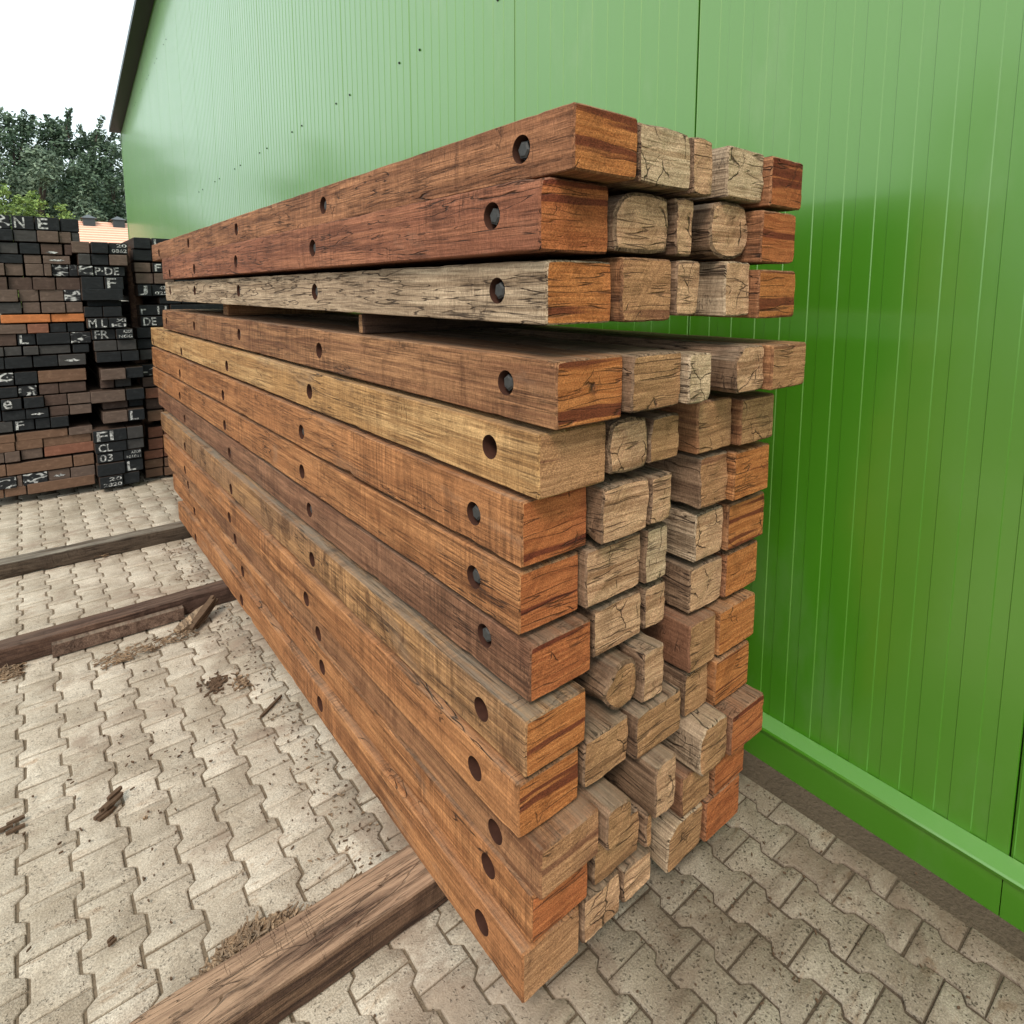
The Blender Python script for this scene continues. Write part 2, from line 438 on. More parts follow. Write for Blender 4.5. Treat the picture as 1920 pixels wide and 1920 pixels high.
# ------------------------------------------------------------------ main stack of bolted beams
# every beam: left x, right x, y of the near end, bottom z, top z; thirteen courses from the top, five beams each from left to right
BEAMS = [
 [[0.813, 0.994, 0.844, 1.923, 2.045], [1.005, 1.182, 0.849, 1.92, 2.043], [1.191, 1.269, 0.851, 1.915, 2.044], [1.319, 1.483, 0.847, 1.92, 2.041], [1.487, 1.647, 0.83, 1.913, 2.037]],
 [[0.782, 0.974, 0.903, 1.777, 1.918], [0.978, 1.165, 0.891, 1.782, 1.902], [1.169, 1.236, 0.878, 1.779, 1.907], [1.283, 1.454, 0.866, 1.778, 1.906], [1.458, 1.628, 0.832, 1.771, 1.902]],
 [[0.811, 1.0, 0.915, 1.631, 1.762], [1.004, 1.178, 0.89, 1.631, 1.763], [1.182, 1.271, 0.882, 1.641, 1.761], [1.338, 1.452, 0.852, 1.636, 1.763], [1.456, 1.644, 0.832, 1.629, 1.754]],
 [[0.826, 1.026, 0.9, 1.417, 1.56], [1.03, 1.205, 0.878, 1.429, 1.56], [1.209, 1.299, 0.858, 1.43, 1.553], [1.368, 1.499, 0.832, 1.442, 1.562], [1.503, 1.682, 0.811, 1.441, 1.56]],
 [[0.812, 1.016, 0.937, 1.263, 1.404], [1.02, 1.162, 0.935, 1.272, 1.395], [1.166, 1.281, 0.933, 1.277, 1.385], [1.335, 1.492, 0.913, 1.275, 1.405], [1.496, 1.668, 0.888, 1.278, 1.408]],
 [[0.803, 1.003, 0.982, 1.098, 1.249], [1.007, 1.174, 0.938, 1.109, 1.236], [1.179, 1.264, 0.936, 1.114, 1.232], [1.366, 1.497, 0.921, 1.117, 1.25], [1.501, 1.685, 0.904, 1.116, 1.256]],
 [[0.805, 0.989, 0.993, 0.936, 1.083], [0.993, 1.193, 0.973, 0.942, 1.079], [1.197, 1.285, 0.963, 0.943, 1.083], [1.383, 1.516, 0.944, 0.955, 1.084], [1.52, 1.717, 0.929, 0.956, 1.094]],
 [[0.811, 1.004, 0.963, 0.788, 0.921], [1.027, 1.208, 0.978, 0.801, 0.915], [1.217, 1.307, 0.977, 0.804, 0.915], [1.379, 1.537, 0.952, 0.802, 0.925], [1.541, 1.716, 0.943, 0.801, 0.937]],
 [[0.778, 0.964, 0.938, 0.639, 0.773], [1.031, 1.159, 0.946, 0.65, 0.77], [1.163, 1.249, 0.932, 0.642, 0.774], [1.353, 1.481, 0.926, 0.647, 0.779], [1.485, 1.679, 0.922, 0.648, 0.785]],
 [[0.762, 0.948, 0.944, 0.493, 0.627], [0.963, 1.125, 0.944, 0.502, 0.619], [1.129, 1.315, 0.922, 0.507, 0.619], [1.355, 1.47, 0.941, 0.506, 0.628], [1.474, 1.655, 0.921, 0.499, 0.638]],
 [[0.789, 0.974, 0.899, 0.362, 0.484], [0.978, 1.07, 0.881, 0.369, 0.472], [1.157, 1.243, 0.877, 0.354, 0.493], [1.352, 1.483, 0.879, 0.361, 0.494], [1.487, 1.664, 0.87, 0.366, 0.492]],
 [[0.783, 0.963, 0.923, 0.234, 0.354], [0.984, 1.155, 0.926, 0.238, 0.353], [1.159, 1.185, 0.905, 0.244, 0.341], [1.319, 1.455, 0.911, 0.238, 0.354], [1.459, 1.619, 0.901, 0.235, 0.36]],
 [[0.757, 0.937, 0.923, 0.1, 0.228], [0.948, 1.082, 0.922, 0.109, 0.217], [1.091, 1.207, 0.921, 0.12, 0.205], [1.261, 1.421, 0.912, 0.102, 0.226], [1.425, 1.603, 0.902, 0.101, 0.233]],
]
HOLES = [  # bolt holes in the left face, photo pixels
 [(977, 280), (606, 385), (443, 430), (353, 456), (298, 474)],
 [(922, 405), (586, 465), (442, 490), (364, 504), (318, 513)],
 [(932, 545), (590, 547), (447, 545), (365, 545), (319, 545)],
 [(948, 718), (598, 657), (448, 627), (364, 611), (312, 602)],
 [(918, 838), (580, 734), (425, 686), (340, 660), (287, 640)],
 [(888, 963), (565, 810), (418, 741), (337, 700), (284, 674)],
 [(888, 1082), (566, 884), (421, 797), (337, 742), (285, 709)],
 [(908, 1192), (580, 956), (430, 849), (346, 785), (292, 747)],
 [(902, 1330), (585, 1049), (433, 917), (347, 845), (294, 797)],
 [(890, 1441), (574, 1123), (430, 972), (347, 885), (293, 831)],
 [(928, 1560), (597, 1201), (442, 1030), (354, 931), (299, 870)],
 [(915, 1624), (604, 1251), (455, 1075), (365, 965), (305, 893)],
 [(903, 1730), (600, 1320), (453, 1125), (367, 1010), (313, 937)]]
FAR_U = [294, 311, 314, 305, 281, 280, 279, 286, 288, 290, 296, 303, 309]
LOOK = [  # side / end material and wane per beam
 [('red', 'orange', 0), ('old', 'pale', .010), ('old', 'tan', .004), ('grey', 'pale', .003), ('red', 'red', .004)],
 [('rust', 'red', 0), ('old', 'tan', .026), ('old', 'tan', .012), ('old', 'tan', .026), ('red', 'red', .004)],
 [('grey', 'orange', 0), ('brown', 'oak', .003), ('old', 'tan', .012), ('grey', 'tan', .014), ('red', 'orange', .003)],
 [('brown', 'orange', 0), ('old', 'dun', .010), ('grey', 'pale', .012), ('old', 'tan', .012), ('brown', 'oak', .003)],
 [('tan', 'oak', 0), ('old', 'tan', .022), ('old', 'dun', .014), ('brown', 'dun', .006), ('brown', 'dun', .004)],
 [('orange', 'red', 0), ('old', 'tan', .016), ('old', 'tan', .024), ('old', 'oak', .006), ('orange', 'orange', .004)],
 [('orange', 'red', 0), ('old', 'tan', .010), ('old', 'pale', .006), ('grey', 'tan', .006), ('brown', 'orange', .004)],
 [('purple', 'red', 0), ('old', 'tan', .012), ('old', 'tan', .016), ('old', 'tan', .018), ('red', 'orange', .004)],
 [('dirty', 'orange', 0), ('old', 'dun', .034), ('old', 'tan', .008), ('purple', 'dun', .008), ('orange', 'orange', .003)],
 [('orange', 'orange', 0), ('old', 'dun', .016), ('old', 'dun', .004), ('old', 'dun', .014), ('orange', 'orange', .004)],
 [('brown', 'oak', 0), ('old', 'dun', .034), ('old', 'tan', .010), ('grey', 'dun', .008), ('purple', 'red', .004)],
 [('orange', 'red', 0), ('old', 'dun', .010), ('old', 'dun', .024), ('purple', 'dun', .006), ('red', 'red', .004)],
 [('orange', 'oak', 0), ('old', 'tan', .016), ('old', 'tan', .016), ('grey', 'dun', .006), ('red', 'red', .004)]]
LWORD = {'red': 'red-brown', 'rust': 'rust-red', 'grey': 'weathered grey', 'brown': 'brown', 'tan': 'pale tan', 'orange': 'orange-brown',
         'purple': 'dark purplish-brown', 'dirty': 'dirt-stained tan', 'old': 'old greyish'}
EWORD = {'red': 'reddish', 'orange': 'orange', 'tan': 'tan', 'pale': 'pale cracked', 'dun': 'dull brown', 'oak': 'light brown'}
PWORD = ["left end of", "second from left in", "middle of", "second from right in", "right end of"]


def cut_holes(o, holes, r, depth):
    bm = bmesh.new()
    for (y, z) in holes:
        ret = bmesh.ops.create_cone(bm, cap_ends=True, segments=28, radius1=r, radius2=r, depth=depth + 0.06)
        M = Matrix.Translation((depth / 2 - 0.03, y, z)) @ Matrix.Rotation(R(90), 4, 'Y')
        bmesh.ops.transform(bm, matrix=M, verts=ret['verts'])
    for f in bm.faces: f.material_index = 2
    cm = bpy.data.meshes.new("cutter"); bm.to_mesh(cm); bm.free()
    for m in o.data.materials: cm.materials.append(m)
    c = bpy.data.objects.new("cutter", cm); COL.objects.link(c)
    c.location = o.location
    md = o.modifiers.new("holes", 'BOOLEAN'); md.operation = 'DIFFERENCE'; md.solver = 'EXACT'; md.object = c
    bpy.context.view_layer.update()
    dg = bpy.context.evaluated_depsgraph_get()
    new = bpy.data.meshes.new_from_object(o.evaluated_get(dg))
    o.modifiers.clear(); old = o.data; o.data = new; bpy.data.meshes.remove(old)
    new.set_sharp_from_angle(angle=R(38))
    bpy.data.objects.remove(c); bpy.data.meshes.remove(cm)


bolt_mb = MB()
bolt_mb.tube([(-0.002, 0, 0), (0.018, 0, 0)], 0.0215, 24)
bolt_mb.tube([(0.017, 0, 0), (0.0305, 0, 0)], 0.0185, 6); bolt_mb.tube([(0.030, 0, 0), (0.0335, 0, 0)], [0.0180, 0.0135], 6)
bolt_mb.v = [Vector((-v.x, v.y, v.z)) for v in bolt_mb.v]; bolt_mb.f = [f[::-1] for f in bolt_mb.f]
bolt_proto = None
for i, row in enumerate(BEAMS):
    far_y = at_x(FAR_U[i], 600, row[0][0]).y
    for j, (xl, xr, y, zb, zt) in enumerate(row):
        sm, em, wane = LOOK[i][j]
        rs = random.Random(i * 10 + j)
        cut = [0, 0, 0, 0]
        if (i, j) not in ((1, 1), (1, 3), (8, 1), (4, 1)): wane *= .16
        if j in (1, 2, 3) and i not in (0, 3): zt = min(zt + .010, BEAMS[i - 1][j][3] - .003)
        if (i, j) == (3, 3): cut = [0.10, 0, 0.05, 0.30]
        if (i, j) == (8, 1): cut = [0.12, 0.12, 0.10, 0.30]
        if (i, j) == (10, 1): cut = [0.05, 0.25, 0.10, 0.1]
        if (i, j) == (10, 3): cut = [0.10, 0, 0.0, 0.16]
        if (i, j) == (12, 3): cut = [0.0, 0, 0.0, 0.22]
        if (i, j) == (1, 3): cut = [0.14, 0.1, 0.05, 0.10]
        L = far_y - y + (0 if j == 0 else rs.uniform(-.05, .03))
        me = beam_mesh(xr - xl, L, zt - zb, 100 + i * 7 + j, 0.0045 if j in (0, 4) else 0.0075, wane, 0.0022 + wane * .06,
                       0.002 if j in (0, 4) else 0.0045, 8, cut, rs.uniform(-.03, .03) if j in (1, 2, 3) else 0)
        for m in (SIDE[sm], END[em], HOLE): me.materials.append(m)
        o = bpy.data.objects.new("timber_beam", me); COL.objects.link(o); o.location = (xl, y, zb)
        hole_txt = " with bolt holes" if j == 0 else ""
        if j == 0:
            lab = f"{LWORD[sm]} beam with bolt holes, {PWORD[j]} the {ORD[i]} course, big stack"
        else:
            lab = f"beam with {EWORD[em]} end, {PWORD[j]} the {ORD[i]} course, big stack"
        tag(o, lab, "timber beam", "hardwood beams in the big stack")
        if j == 0:
            hs = []
            for (u, v) in HOLES[i]:
                q = at_x(u, v, xl); hs.append((q.y - y, min(max(q.z - zb, .035), zt - zb - .035)))
            hs = [h for h in hs if h[0] < L - .05]
            deep = .042 if i in (0, 1, 2, 3, 5, 6, 7) else .075
            cut_holes(o, hs, 0.0285, deep)
            for k, (hy, hz) in enumerate(hs):
                back = deep - .0005 - (rs.uniform(0, .004) if k == 0 else -.0)
                if k in (1, 3) and rs.random() < .4: continue
                b = bolt_mb.build("bolt", [STEEL], o) if bolt_proto is None else bpy.data.objects.new("bolt", bolt_proto)
                if bolt_proto is None: bolt_proto = b.data
                else: COL.objects.link(b); b.parent = o
                b.location = (back, hy, hz); b.rotation_euler = (rs.uniform(0, 6), 0, 0)

# spacer laths between the third and fourth course
for k, (yy, xa, xb, wd, m) in enumerate(((1.845, 0.850, 1.66, .034, 'sill2'), (3.7, 0.90, 1.64, .10, 'brown'))):
    z0 = 1.5615; z1 = 1.6285
    me = beam_mesh(wd, xb - xa, z1 - z0, 900 + k, .003, 0, .003, .002, 4)
    me.materials.append(SIDE[m]); me.materials.append(END['dun'])
    o = bpy.data.objects.new("spacer_batten", me); COL.objects.link(o)
    o.location = (xa, yy + wd, z0); o.rotation_euler = (0, 0, R(-90))
    tag(o, ["narrow dark batten in the dark gap between third and fourth course, near end", "light brown batten in the gap between third and fourth course, far end"][k], "batten", "battens in the gap of the big stack")

# bearers on the paving under the stack
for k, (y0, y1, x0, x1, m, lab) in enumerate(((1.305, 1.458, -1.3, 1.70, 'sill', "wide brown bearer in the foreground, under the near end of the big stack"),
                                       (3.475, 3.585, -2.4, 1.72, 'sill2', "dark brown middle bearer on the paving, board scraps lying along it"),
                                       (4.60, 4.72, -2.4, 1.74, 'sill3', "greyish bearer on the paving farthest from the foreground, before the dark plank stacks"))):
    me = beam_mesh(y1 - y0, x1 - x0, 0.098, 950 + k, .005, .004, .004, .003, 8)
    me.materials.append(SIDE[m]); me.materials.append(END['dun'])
    o = bpy.data.objects.new("bearer", me); COL.objects.link(o)
    o.location = (x0, y1, 0.0); o.rotation_euler = (0, 0, R(-90))
    tag(o, lab, "bearer", "bearers lying on the paving")

# ------------------------------------------------------------------ ground and paving
def ground_mat():
    n = NT("sandy_soil"); p = n.coord()
    a = n.noise(p, 3, 6, 0.6); b = n.noise(p, 90, 4, 0.6)
    old = n.step(n.xyz(p)[0], 0.7, 1.1)
    col = n.mix(a, n.mix(old, (0.13, 0.098, 0.066), (0.065, 0.047, 0.033)), n.mix(old, (0.26, 0.20, 0.14), (0.13, 0.098, 0.070)))
    col = n.mix(1.0, col, n.mix(b, (0.5, 0.5, 0.5), (1.4, 1.4, 1.4)), 'MULTIPLY')
    return n.done(col, 0.95, n.ma('ADD', a, b), 0.008, 1.0, 0.2)


def paver_mat():
    n = NT("concrete_paver"); p = n.coord(); r = n.geo("Random Per Island")
    base = n.mix(r, (0.45, 0.392, 0.315), (0.60, 0.535, 0.445))
    blot = n.noise(p, 5, 6, 0.65, 0.5); fine = n.noise(p, 210, 3, 0.7); mid = n.noise(p, 42, 4, 0.6)
    base = n.mix(1.0, base, n.mix(n.step(blot, .3, .7), (0.74, 0.70, 0.66), (1.12, 1.12, 1.12)), 'MULTIPLY')
    base = n.mix(1.0, base, n.mix(n.step(fine, .25, .75), (0.62, 0.61, 0.60), (1.25, 1.25, 1.24)), 'MULTIPLY')
    # small pits
    pv = n.voro(n.vm('ADD', p, n.vm('MULTIPLY', n.noisec(p, 70, 2), (.02, .02, .02))), 95, 'F1')
    pit = n.ma('MULTIPLY', n.step(pv, 0.16, 0.30, 1.0, 0.0), n.step(n.ma('ADD', n.noise(p, 22, 3), n.ma('MULTIPLY', n.step(n.xyz(p)[0], .8, 1.2), .07)), 0.46, 0.58))
    base = n.mix(n.ma('MULTIPLY', pit, n.step(n.xyz(p)[0], .7, 1.2, .30, .75)), base, (0.13, 0.105, 0.075))
    # trodden dirt and bark dust: near the stack foot, along the bearers and in drifts
    q = n.xyz(p)
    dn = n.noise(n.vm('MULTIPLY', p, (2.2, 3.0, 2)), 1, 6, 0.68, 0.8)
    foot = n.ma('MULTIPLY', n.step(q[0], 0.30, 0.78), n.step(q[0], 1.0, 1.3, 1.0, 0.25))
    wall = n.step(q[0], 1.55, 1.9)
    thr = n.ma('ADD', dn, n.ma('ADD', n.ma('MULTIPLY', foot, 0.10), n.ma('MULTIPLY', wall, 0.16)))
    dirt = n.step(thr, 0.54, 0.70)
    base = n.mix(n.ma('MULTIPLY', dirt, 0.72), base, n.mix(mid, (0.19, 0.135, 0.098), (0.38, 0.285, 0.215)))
    # the stack's shade towards the hall, painted into the paver colour
    old = n.step(n.ma('ADD', q[0], n.ma('MULTIPLY', n.ma('SUBTRACT', blot, 0.5), 0.5)), 0.75, 1.15)  # mask of the painted shade, from the stack's foot to the hall
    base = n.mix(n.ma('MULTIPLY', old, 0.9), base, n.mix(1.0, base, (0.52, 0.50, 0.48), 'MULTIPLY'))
    sm = n.noise(n.vm('MULTIPLY', p, (7, 26, 5)), 1, 6, .7, .6)
    base = n.mix(n.ma('MULTIPLY', n.step(sm, .50, .70), n.step(blot, .40, .62)), base, n.mix(1.0, base, (0.70, 0.60, 0.53), 'MULTIPLY'))
    h = n.ma('SUBTRACT', n.ma('ADD', n.ma('MULTIPLY', fine, 0.45), n.ma('ADD', n.ma('MULTIPLY', mid, 0.6), n.ma('MULTIPLY', blot, .4))), n.ma('MULTIPLY', pit, 0.6))
    return n.done(base, 0.9, h, 0.007, 1.0, 0.25)


GROUND = ground_mat(); PAVER = paver_mat()
g = MB(); g.add([(-200, -60, -.007), (200, -60, -.007), (200, 300, -.007), (-200, 300, -.007)], [(0, 1, 2, 3)])
tag(g.build("ground", [GROUND], smooth=None), kind="structure")

PW, PL, PA = 0.1265, 0.176, 0.0115         # column pitch, block length, half zigzag
pv = MB()
def paver(cx, y0, rs, right_cut=None, left_cut=None):
    gx = 0.0038
    prof = [(0.0, 1), (.20, 1), (.30, -1), (.70, -1), (.80, 1), (1.0, 1)]
    hw = PW / 2 - gx
    ya, yb = y0 + gx * .7, y0 + PL - gx * .7
    rp = [(cx + hw + PA * s, ya + (yb - ya) * t) for t, s in prof]
    lp = [(cx - hw - PA * s, ya + (yb - ya) * t) for t, s in prof]
    if right_cut is not None: rp = [(right_cut, ya), (right_cut, yb)]
    loop = rp + lp[::-1]
    mx = sum(p[0] for p in loop) / len(loop); my = (ya + yb) / 2
    dz = rs.gauss(0, .0012); tx, ty = rs.gauss(0, .006), rs.gauss(0, .006); ro = rs.gauss(0, .010); sx, sy = rs.gauss(0, .0008), rs.gauss(0, .0008)
    def T(x, y, z):
        dx, dy = x - mx, y - my
        return (mx + sx + dx - dy * ro, my + sy + dy + dx * ro, z + dz + dx * tx + dy * ty)
    n = len(loop); ch = .0045
    rings = []
    for (ins, z) in ((0, -.03), (0, -ch), (ch * .35, -ch * .35), (ch, 0)):
        ring = []
        for (x, y) in loop:
            jx = noise.noise(Vector((x * 60, y * 60, 1))) * .0010; jy = noise.noise(Vector((x * 60, y * 60, 7))) * .0010
            ring.append(T(x + jx + (-ins if x > mx else ins), y + jy + (-ins if y > my + PL * .42 else (ins if y < my - PL * .42 else 0)), z))
        rings.append(ring)
    V = [p for r_ in rings for p in r_]; Fs = []
    for k in range(3):
        for j in range(n):
            Fs.append((k * n + j, k * n + (j + 1) % n, (k + 1) * n + (j + 1) % n, (k + 1) * n + j))
    # top as quads between the right and left outline
    h = len(rp)
    if right_cut is None:
        for j in range(h - 1):
            Fs.append((3 * n + j, 3 * n + j + 1, 3 * n + n - 2 - j, 3 * n + n - 1 - j))
    else: Fs.append(tuple(3 * n + j for j in range(n)))
    pv.add(V, Fs)
rs = random.Random(3)
x_first = 0.0655
edge = 1.862
for c in range(-22, 15):
    cx = x_first + c * PW
    rc = None
    if cx + PW / 2 + PA > edge - .01:
        if cx - PW / 2 + .02 > edge: continue
        rc = edge
    for r_ in range(-6, 48):
        y0 = 1.771 + (r_ - 12) * PL + (PL / 2 if c % 2 else 0)
        if cx < -0.9 and y0 > 7: continue
        paver(cx, y0, rs, rc)
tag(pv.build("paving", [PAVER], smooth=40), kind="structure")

# ------------------------------------------------------------------ green hall
ANG = R(1.541)
HD = Vector((math.sin(ANG), math.cos(ANG), 0))            # along the wall, away from the camera
HN = Vector((HD.y, -HD.x, 0))                             # into the hall
HO = Vector((1.967, .586, 0)) + HN * 0.045
hall_rot = (0, 0, -ANG)                                   # local y = along the wall, local x = into the hall


def green_mat():
    n = NT("green_coated_steel"); p = n.coord()
    a = n.noise(n.vm('MULTIPLY', p, (1, 1, .35)), 1.3, 3); b = n.noise(n.vm('MULTIPLY', p, (60, 60, 2)), 1, 3)
    col = n.mix(a, (0.044, 0.186, 0.006), (0.053, 0.216, 0.009))
    du = n.step(n.noise(n.vm('MULTIPLY', p, (3, 3, 1.2)), 1, 5, .65), .5, .75)
    col = n.mix(n.ma('MULTIPLY', du, 0.14), col, (0.30, 0.34, 0.22))
    n.b.inputs["IOR"].default_value = 2.2; n.b.inputs["Specular Tint"].default_value = (0.92, 1.0, 0.62, 1); n.b.inputs["Coat Weight"].default_value = 0.6; n.b.inputs["Coat Roughness"].default_value = 0.12
    return n.done(col, n.ma('ADD', n.ma('MULTIPLY', b, 0.05), 0.27), n.ma('ADD', a, n.ma('MULTIPLY', b, .05)), 0.003, 0.12, 0.5)


GREEN = green_mat()
DARKG = simple("dark_green_joint", (0.012, 0.035, 0.008), 0.7, 0.2)
ANTH = simple("anthracite_sheet", (0.032, 0.038, 0.050), 0.45, 0.5, 0.1, 3)
TRIM = simple("pale_green_trim", (0.20, 0.33, 0.16), 0.4, 0.5, 0.1, 5)
hall = tag(bpy.data.objects.new("green_hall", None), "large green hall of ribbed steel panels with dark grey roof edge behind the stack", "hall")
COL.objects.link(hall); hall.location = HO; hall.rotation_euler = hall_rot
S_FAR, S_NEAR, Z_EAVE, SLOPE = 20.157, -4.8025, 6.08, 0.134
RIDGE = (S_FAR + S_NEAR) / 2
def ztop(s): return Z_EAVE + SLOPE * min(S_FAR - s, s - S_NEAR)
Z0 = 0.125
PITCHR, JOINT0 = 1.1345 / 12, 0.870
s0 = JOINT0 - 6 * 1.1345 + 0.0
k = 0
panel_edges = []
s = JOINT0 - 5 * 1.1345
while s < S_FAR - .6:
    panel_edges.append((s, s + 1.1345)); s += 1.1345
S_END = s
for (a, b) in panel_edges:
    # lined sheet: shallow raised and sunk bands in turn, rolled edges at the panel joint
    gp = .0035 if abs(a - JOINT0) < .01 or abs(b - JOINT0) < .01 else .0006
    dp = .02 if gp > .002 else .0035
    pts = [(a + gp, dp), (a + gp, .003), (a + max(.0022, gp * 1.6), 0.0)]
    t = a + PITCHR
    kk = 0
    while True:
        h_ = t - PITCHR * .42
        pts += [(h_, 0), (h_ + .0018, .0024)]
        if kk == 11: break
        pts += [(t - .0024, .0024), (t, 0)]
        t += PITCHR; kk += 1
    pts += [(b - .0085, .0024), (b - .0060, 0), (b - .0048, .0012), (b - gp, dp)]
    V, Fs = [], []
    zs = [Z0]
    for (y_, x_) in pts:
        V.append((x_, y_, Z0)); V.append((x_, y_, 3.0)); V.append((x_, y_, ztop(y_) - .01))
    for q in range(len(pts) - 1):
        for e in (0, 1):
            Fs.append((q * 3 + e, q * 3 + e + 1, q * 3 + 4 + e, q * 3 + 3 + e))
    mk("wall_panel", V, Fs, [GREEN], None, 12, hall)
# body behind the panels
m = MB()
ys = [S_NEAR + .02, RIDGE, S_FAR - .02]
V = []
for x_ in (0.02, 22.0):
    V += [(x_, ys[0], 0), (x_, ys[2], 0), (x_, ys[2], ztop(ys[2]) - .02), (x_, ys[1], ztop(ys[1]) - .02), (x_, ys[0], ztop(ys[0]) - .02)]
m.add(V, [(4, 3, 2, 1, 0), (5, 6, 7, 8, 9), (1, 2, 7, 6), (2, 3, 8, 7), (3, 4, 9, 8), (4, 0, 5, 9)])
m.build("hall_body", [DARKG], hall, smooth=None)
# rear side wall seen edge-on at the far corner
m = MB(); m.box((0.0, S_FAR - .018, .12), (22, S_FAR + .04, Z_EAVE - .02)); m.build("side_wall", [GREEN], hall, smooth=None)
m = MB(); m.box((-.012, S_FAR + .004, .12), (.05, S_FAR + .055, Z_EAVE - .03)); m.build("corner_trim", [TRIM], hall, smooth=None)
# roof slab with overhang
m = MB()
for (sa, sb) in ((S_FAR + .12, RIDGE), (RIDGE, S_NEAR - .12)):
    def zr(q): return Z_EAVE + SLOPE * (min(S_FAR - q, q - S_NEAR))
    za, zb_ = zr(sa), zr(sb); th = .11
    x0_, x1_ = -.27, 22.2
    m.add([(x0_, sa, za), (x1_, sa, za), (x1_, sb, zb_), (x0_, sb, zb_), (x0_, sa, za + th), (x1_, sa, za + th), (x1_, sb, zb_ + th), (x0_, sb, zb_ + th)],
          [(0, 1, 2, 3), (7, 6, 5, 4), (0, 4, 5, 1), (3, 2, 6, 7), (0, 3, 7, 4), (1, 5, 6, 2)])
m.build("roof", [ANTH], hall, smooth=None)
# drip flashing and plinth at the foot
fy0, fy1 = S_NEAR, S_FAR
m = MB()
m.add([(-.001, fy0, .150), (-.001, fy1, .150), (-.010, fy1, .146), (-.010, fy0, .146), (-.050, fy0, .128), (-.050, fy1, .128), (-.054, fy0, .122), (-.054, fy1, .122), (-.052, fy0, .112), (-.052, fy1, .112)],
      [(0, 1, 2, 3), (3, 2, 5, 4), (4, 5, 7, 6), (6, 7, 9, 8)])
m.build("base_flashing", [GREEN], hall, smooth=None)
m = MB()
y_ = fy0
rs = random.Random(5)
while y_ < fy1 - .01:
    ye = min(y_ + 2.27, fy1); xo = rs.uniform(-.0012, .0012)
    m.add([(-.046 + xo, y_ + .0012, -.02), (-.046 + xo, ye - .0012, -.02), (-.046 + xo, ye - .0012, .116), (-.046 + xo, y_ + .0012, .116), (-.03, y_ + .0012, -.02), (-.03, y_ + .0012, .116), (-.03, ye - .0012, -.02), (-.03, ye - .0012, .116)],
          [(0, 3, 2, 1), (0, 4, 5, 3), (1, 2, 7, 6)]); y_ = ye
m.build("plinth", [GREEN], hall, smooth=None)
# fixing screws on both sides of the panel joints
sc = MB(); sc.tube([(0, 0, 0), (-.003, 0, 0)], .0085, 10); sc.tube([(-.003, 0, 0), (-.008, 0, 0)], .0055, 6)
SCREW = simple("dark_screw", (0.03, 0.032, 0.03), 0.5, 0.5, 0.2, 50, 0, 0.4)
proto = None
for (zz, klo, khi) in ((3.215, -1, 8), (6.05, 9, 14)):
    for k in range(klo, khi):
        j = JOINT0 + (k + 1) * 1.1345
        for d in (-.142, .142):
            yy = j + d
            if yy > S_FAR - .2 or zz > ztop(yy) - .05: continue
            if proto is None: o = sc.build("screw", [SCREW], hall); proto = o.data
            else: o = bpy.data.objects.new("screw", proto); COL.objects.link(o); o.parent = hall
            o.location = (0.0, yy, zz); 

# ------------------------------------------------------------------ dark plank stacks behind
def end_paint(name, base, var, white=0.0, rough=0.55, edge=False):
    n = NT(name); p = n.vm('ADD', n.coord(), offs(n, 41))
    a = n.noise(n.vm('MULTIPLY', p, (14, 4, 60)), 1, 4, .65); b = n.noise(p, 30, 4, .6)
    lo = tuple(c * (1 - var) for c in base); hi = tuple(c * (1 + var) for c in base)
    col = n.mix(a, lo, hi)
    col = n.mix(n.ma('MULTIPLY', n.step(b, .5, .75), .5), col, tuple(min(1, c * 1.7 + .01) for c in base))
    if white > 0:
        w = n.noise(n.vm('MULTIPLY', p, (12, 6, 24)), 1, 3, .5, 1.2)
        col = n.mix(n.step(w, .68 - .16 * white, .80 - .16 * white), col, (0.55, 0.56, 0.55))
    return n.done(col, rough, a, .003, 1.0, .12)


ENDP = {'k': end_paint("black_sealed_end", (0.018, 0.020, 0.022), .4), 'w': end_paint("black_end_with_white_smears", (0.020, 0.021, 0.023), .4, 1.0),
        'g': end_paint("dark_grey_end", (0.052, 0.050, 0.049), .35), 'b': end_paint("grey_brown_end", (0.115, 0.082, 0.066), .4),
        'd': end_paint("dark_brown_end", (0.078, 0.052, 0.042), .4), 'r': end_paint("reddish_brown_end", (0.205, 0.092, 0.060), .35),
        'o': end_paint("orange_board", (0.46, 0.165, 0.060), .3), 'n': end_paint("brown_board", (0.15, 0.088, 0.058), .4)}
EW = {'k': "black painted", 'w': "black, white smeared", 'g': "dark grey", 'b': "grey-brown", 'd': "dark brown", 'r': "reddish brown", 'o': "bright orange", 'n': "mid brown"}
PSIDE = end_paint("dark_plank_side", (0.062, 0.040, 0.030), .45, 0, .8)
def stencil_mat():
    n = NT("white_stencil_paint"); p = n.vm('ADD', n.coord(), offs(n, 31))
    w = n.noise(p, 55, 4, .65, .6)
    return n.done(n.mix(n.step(w, .38, .62), (0.10, 0.10, 0.10), (0.60, 0.61, 0.60)), .7, None, .001, 1, .2)


WHITE = stencil_mat()


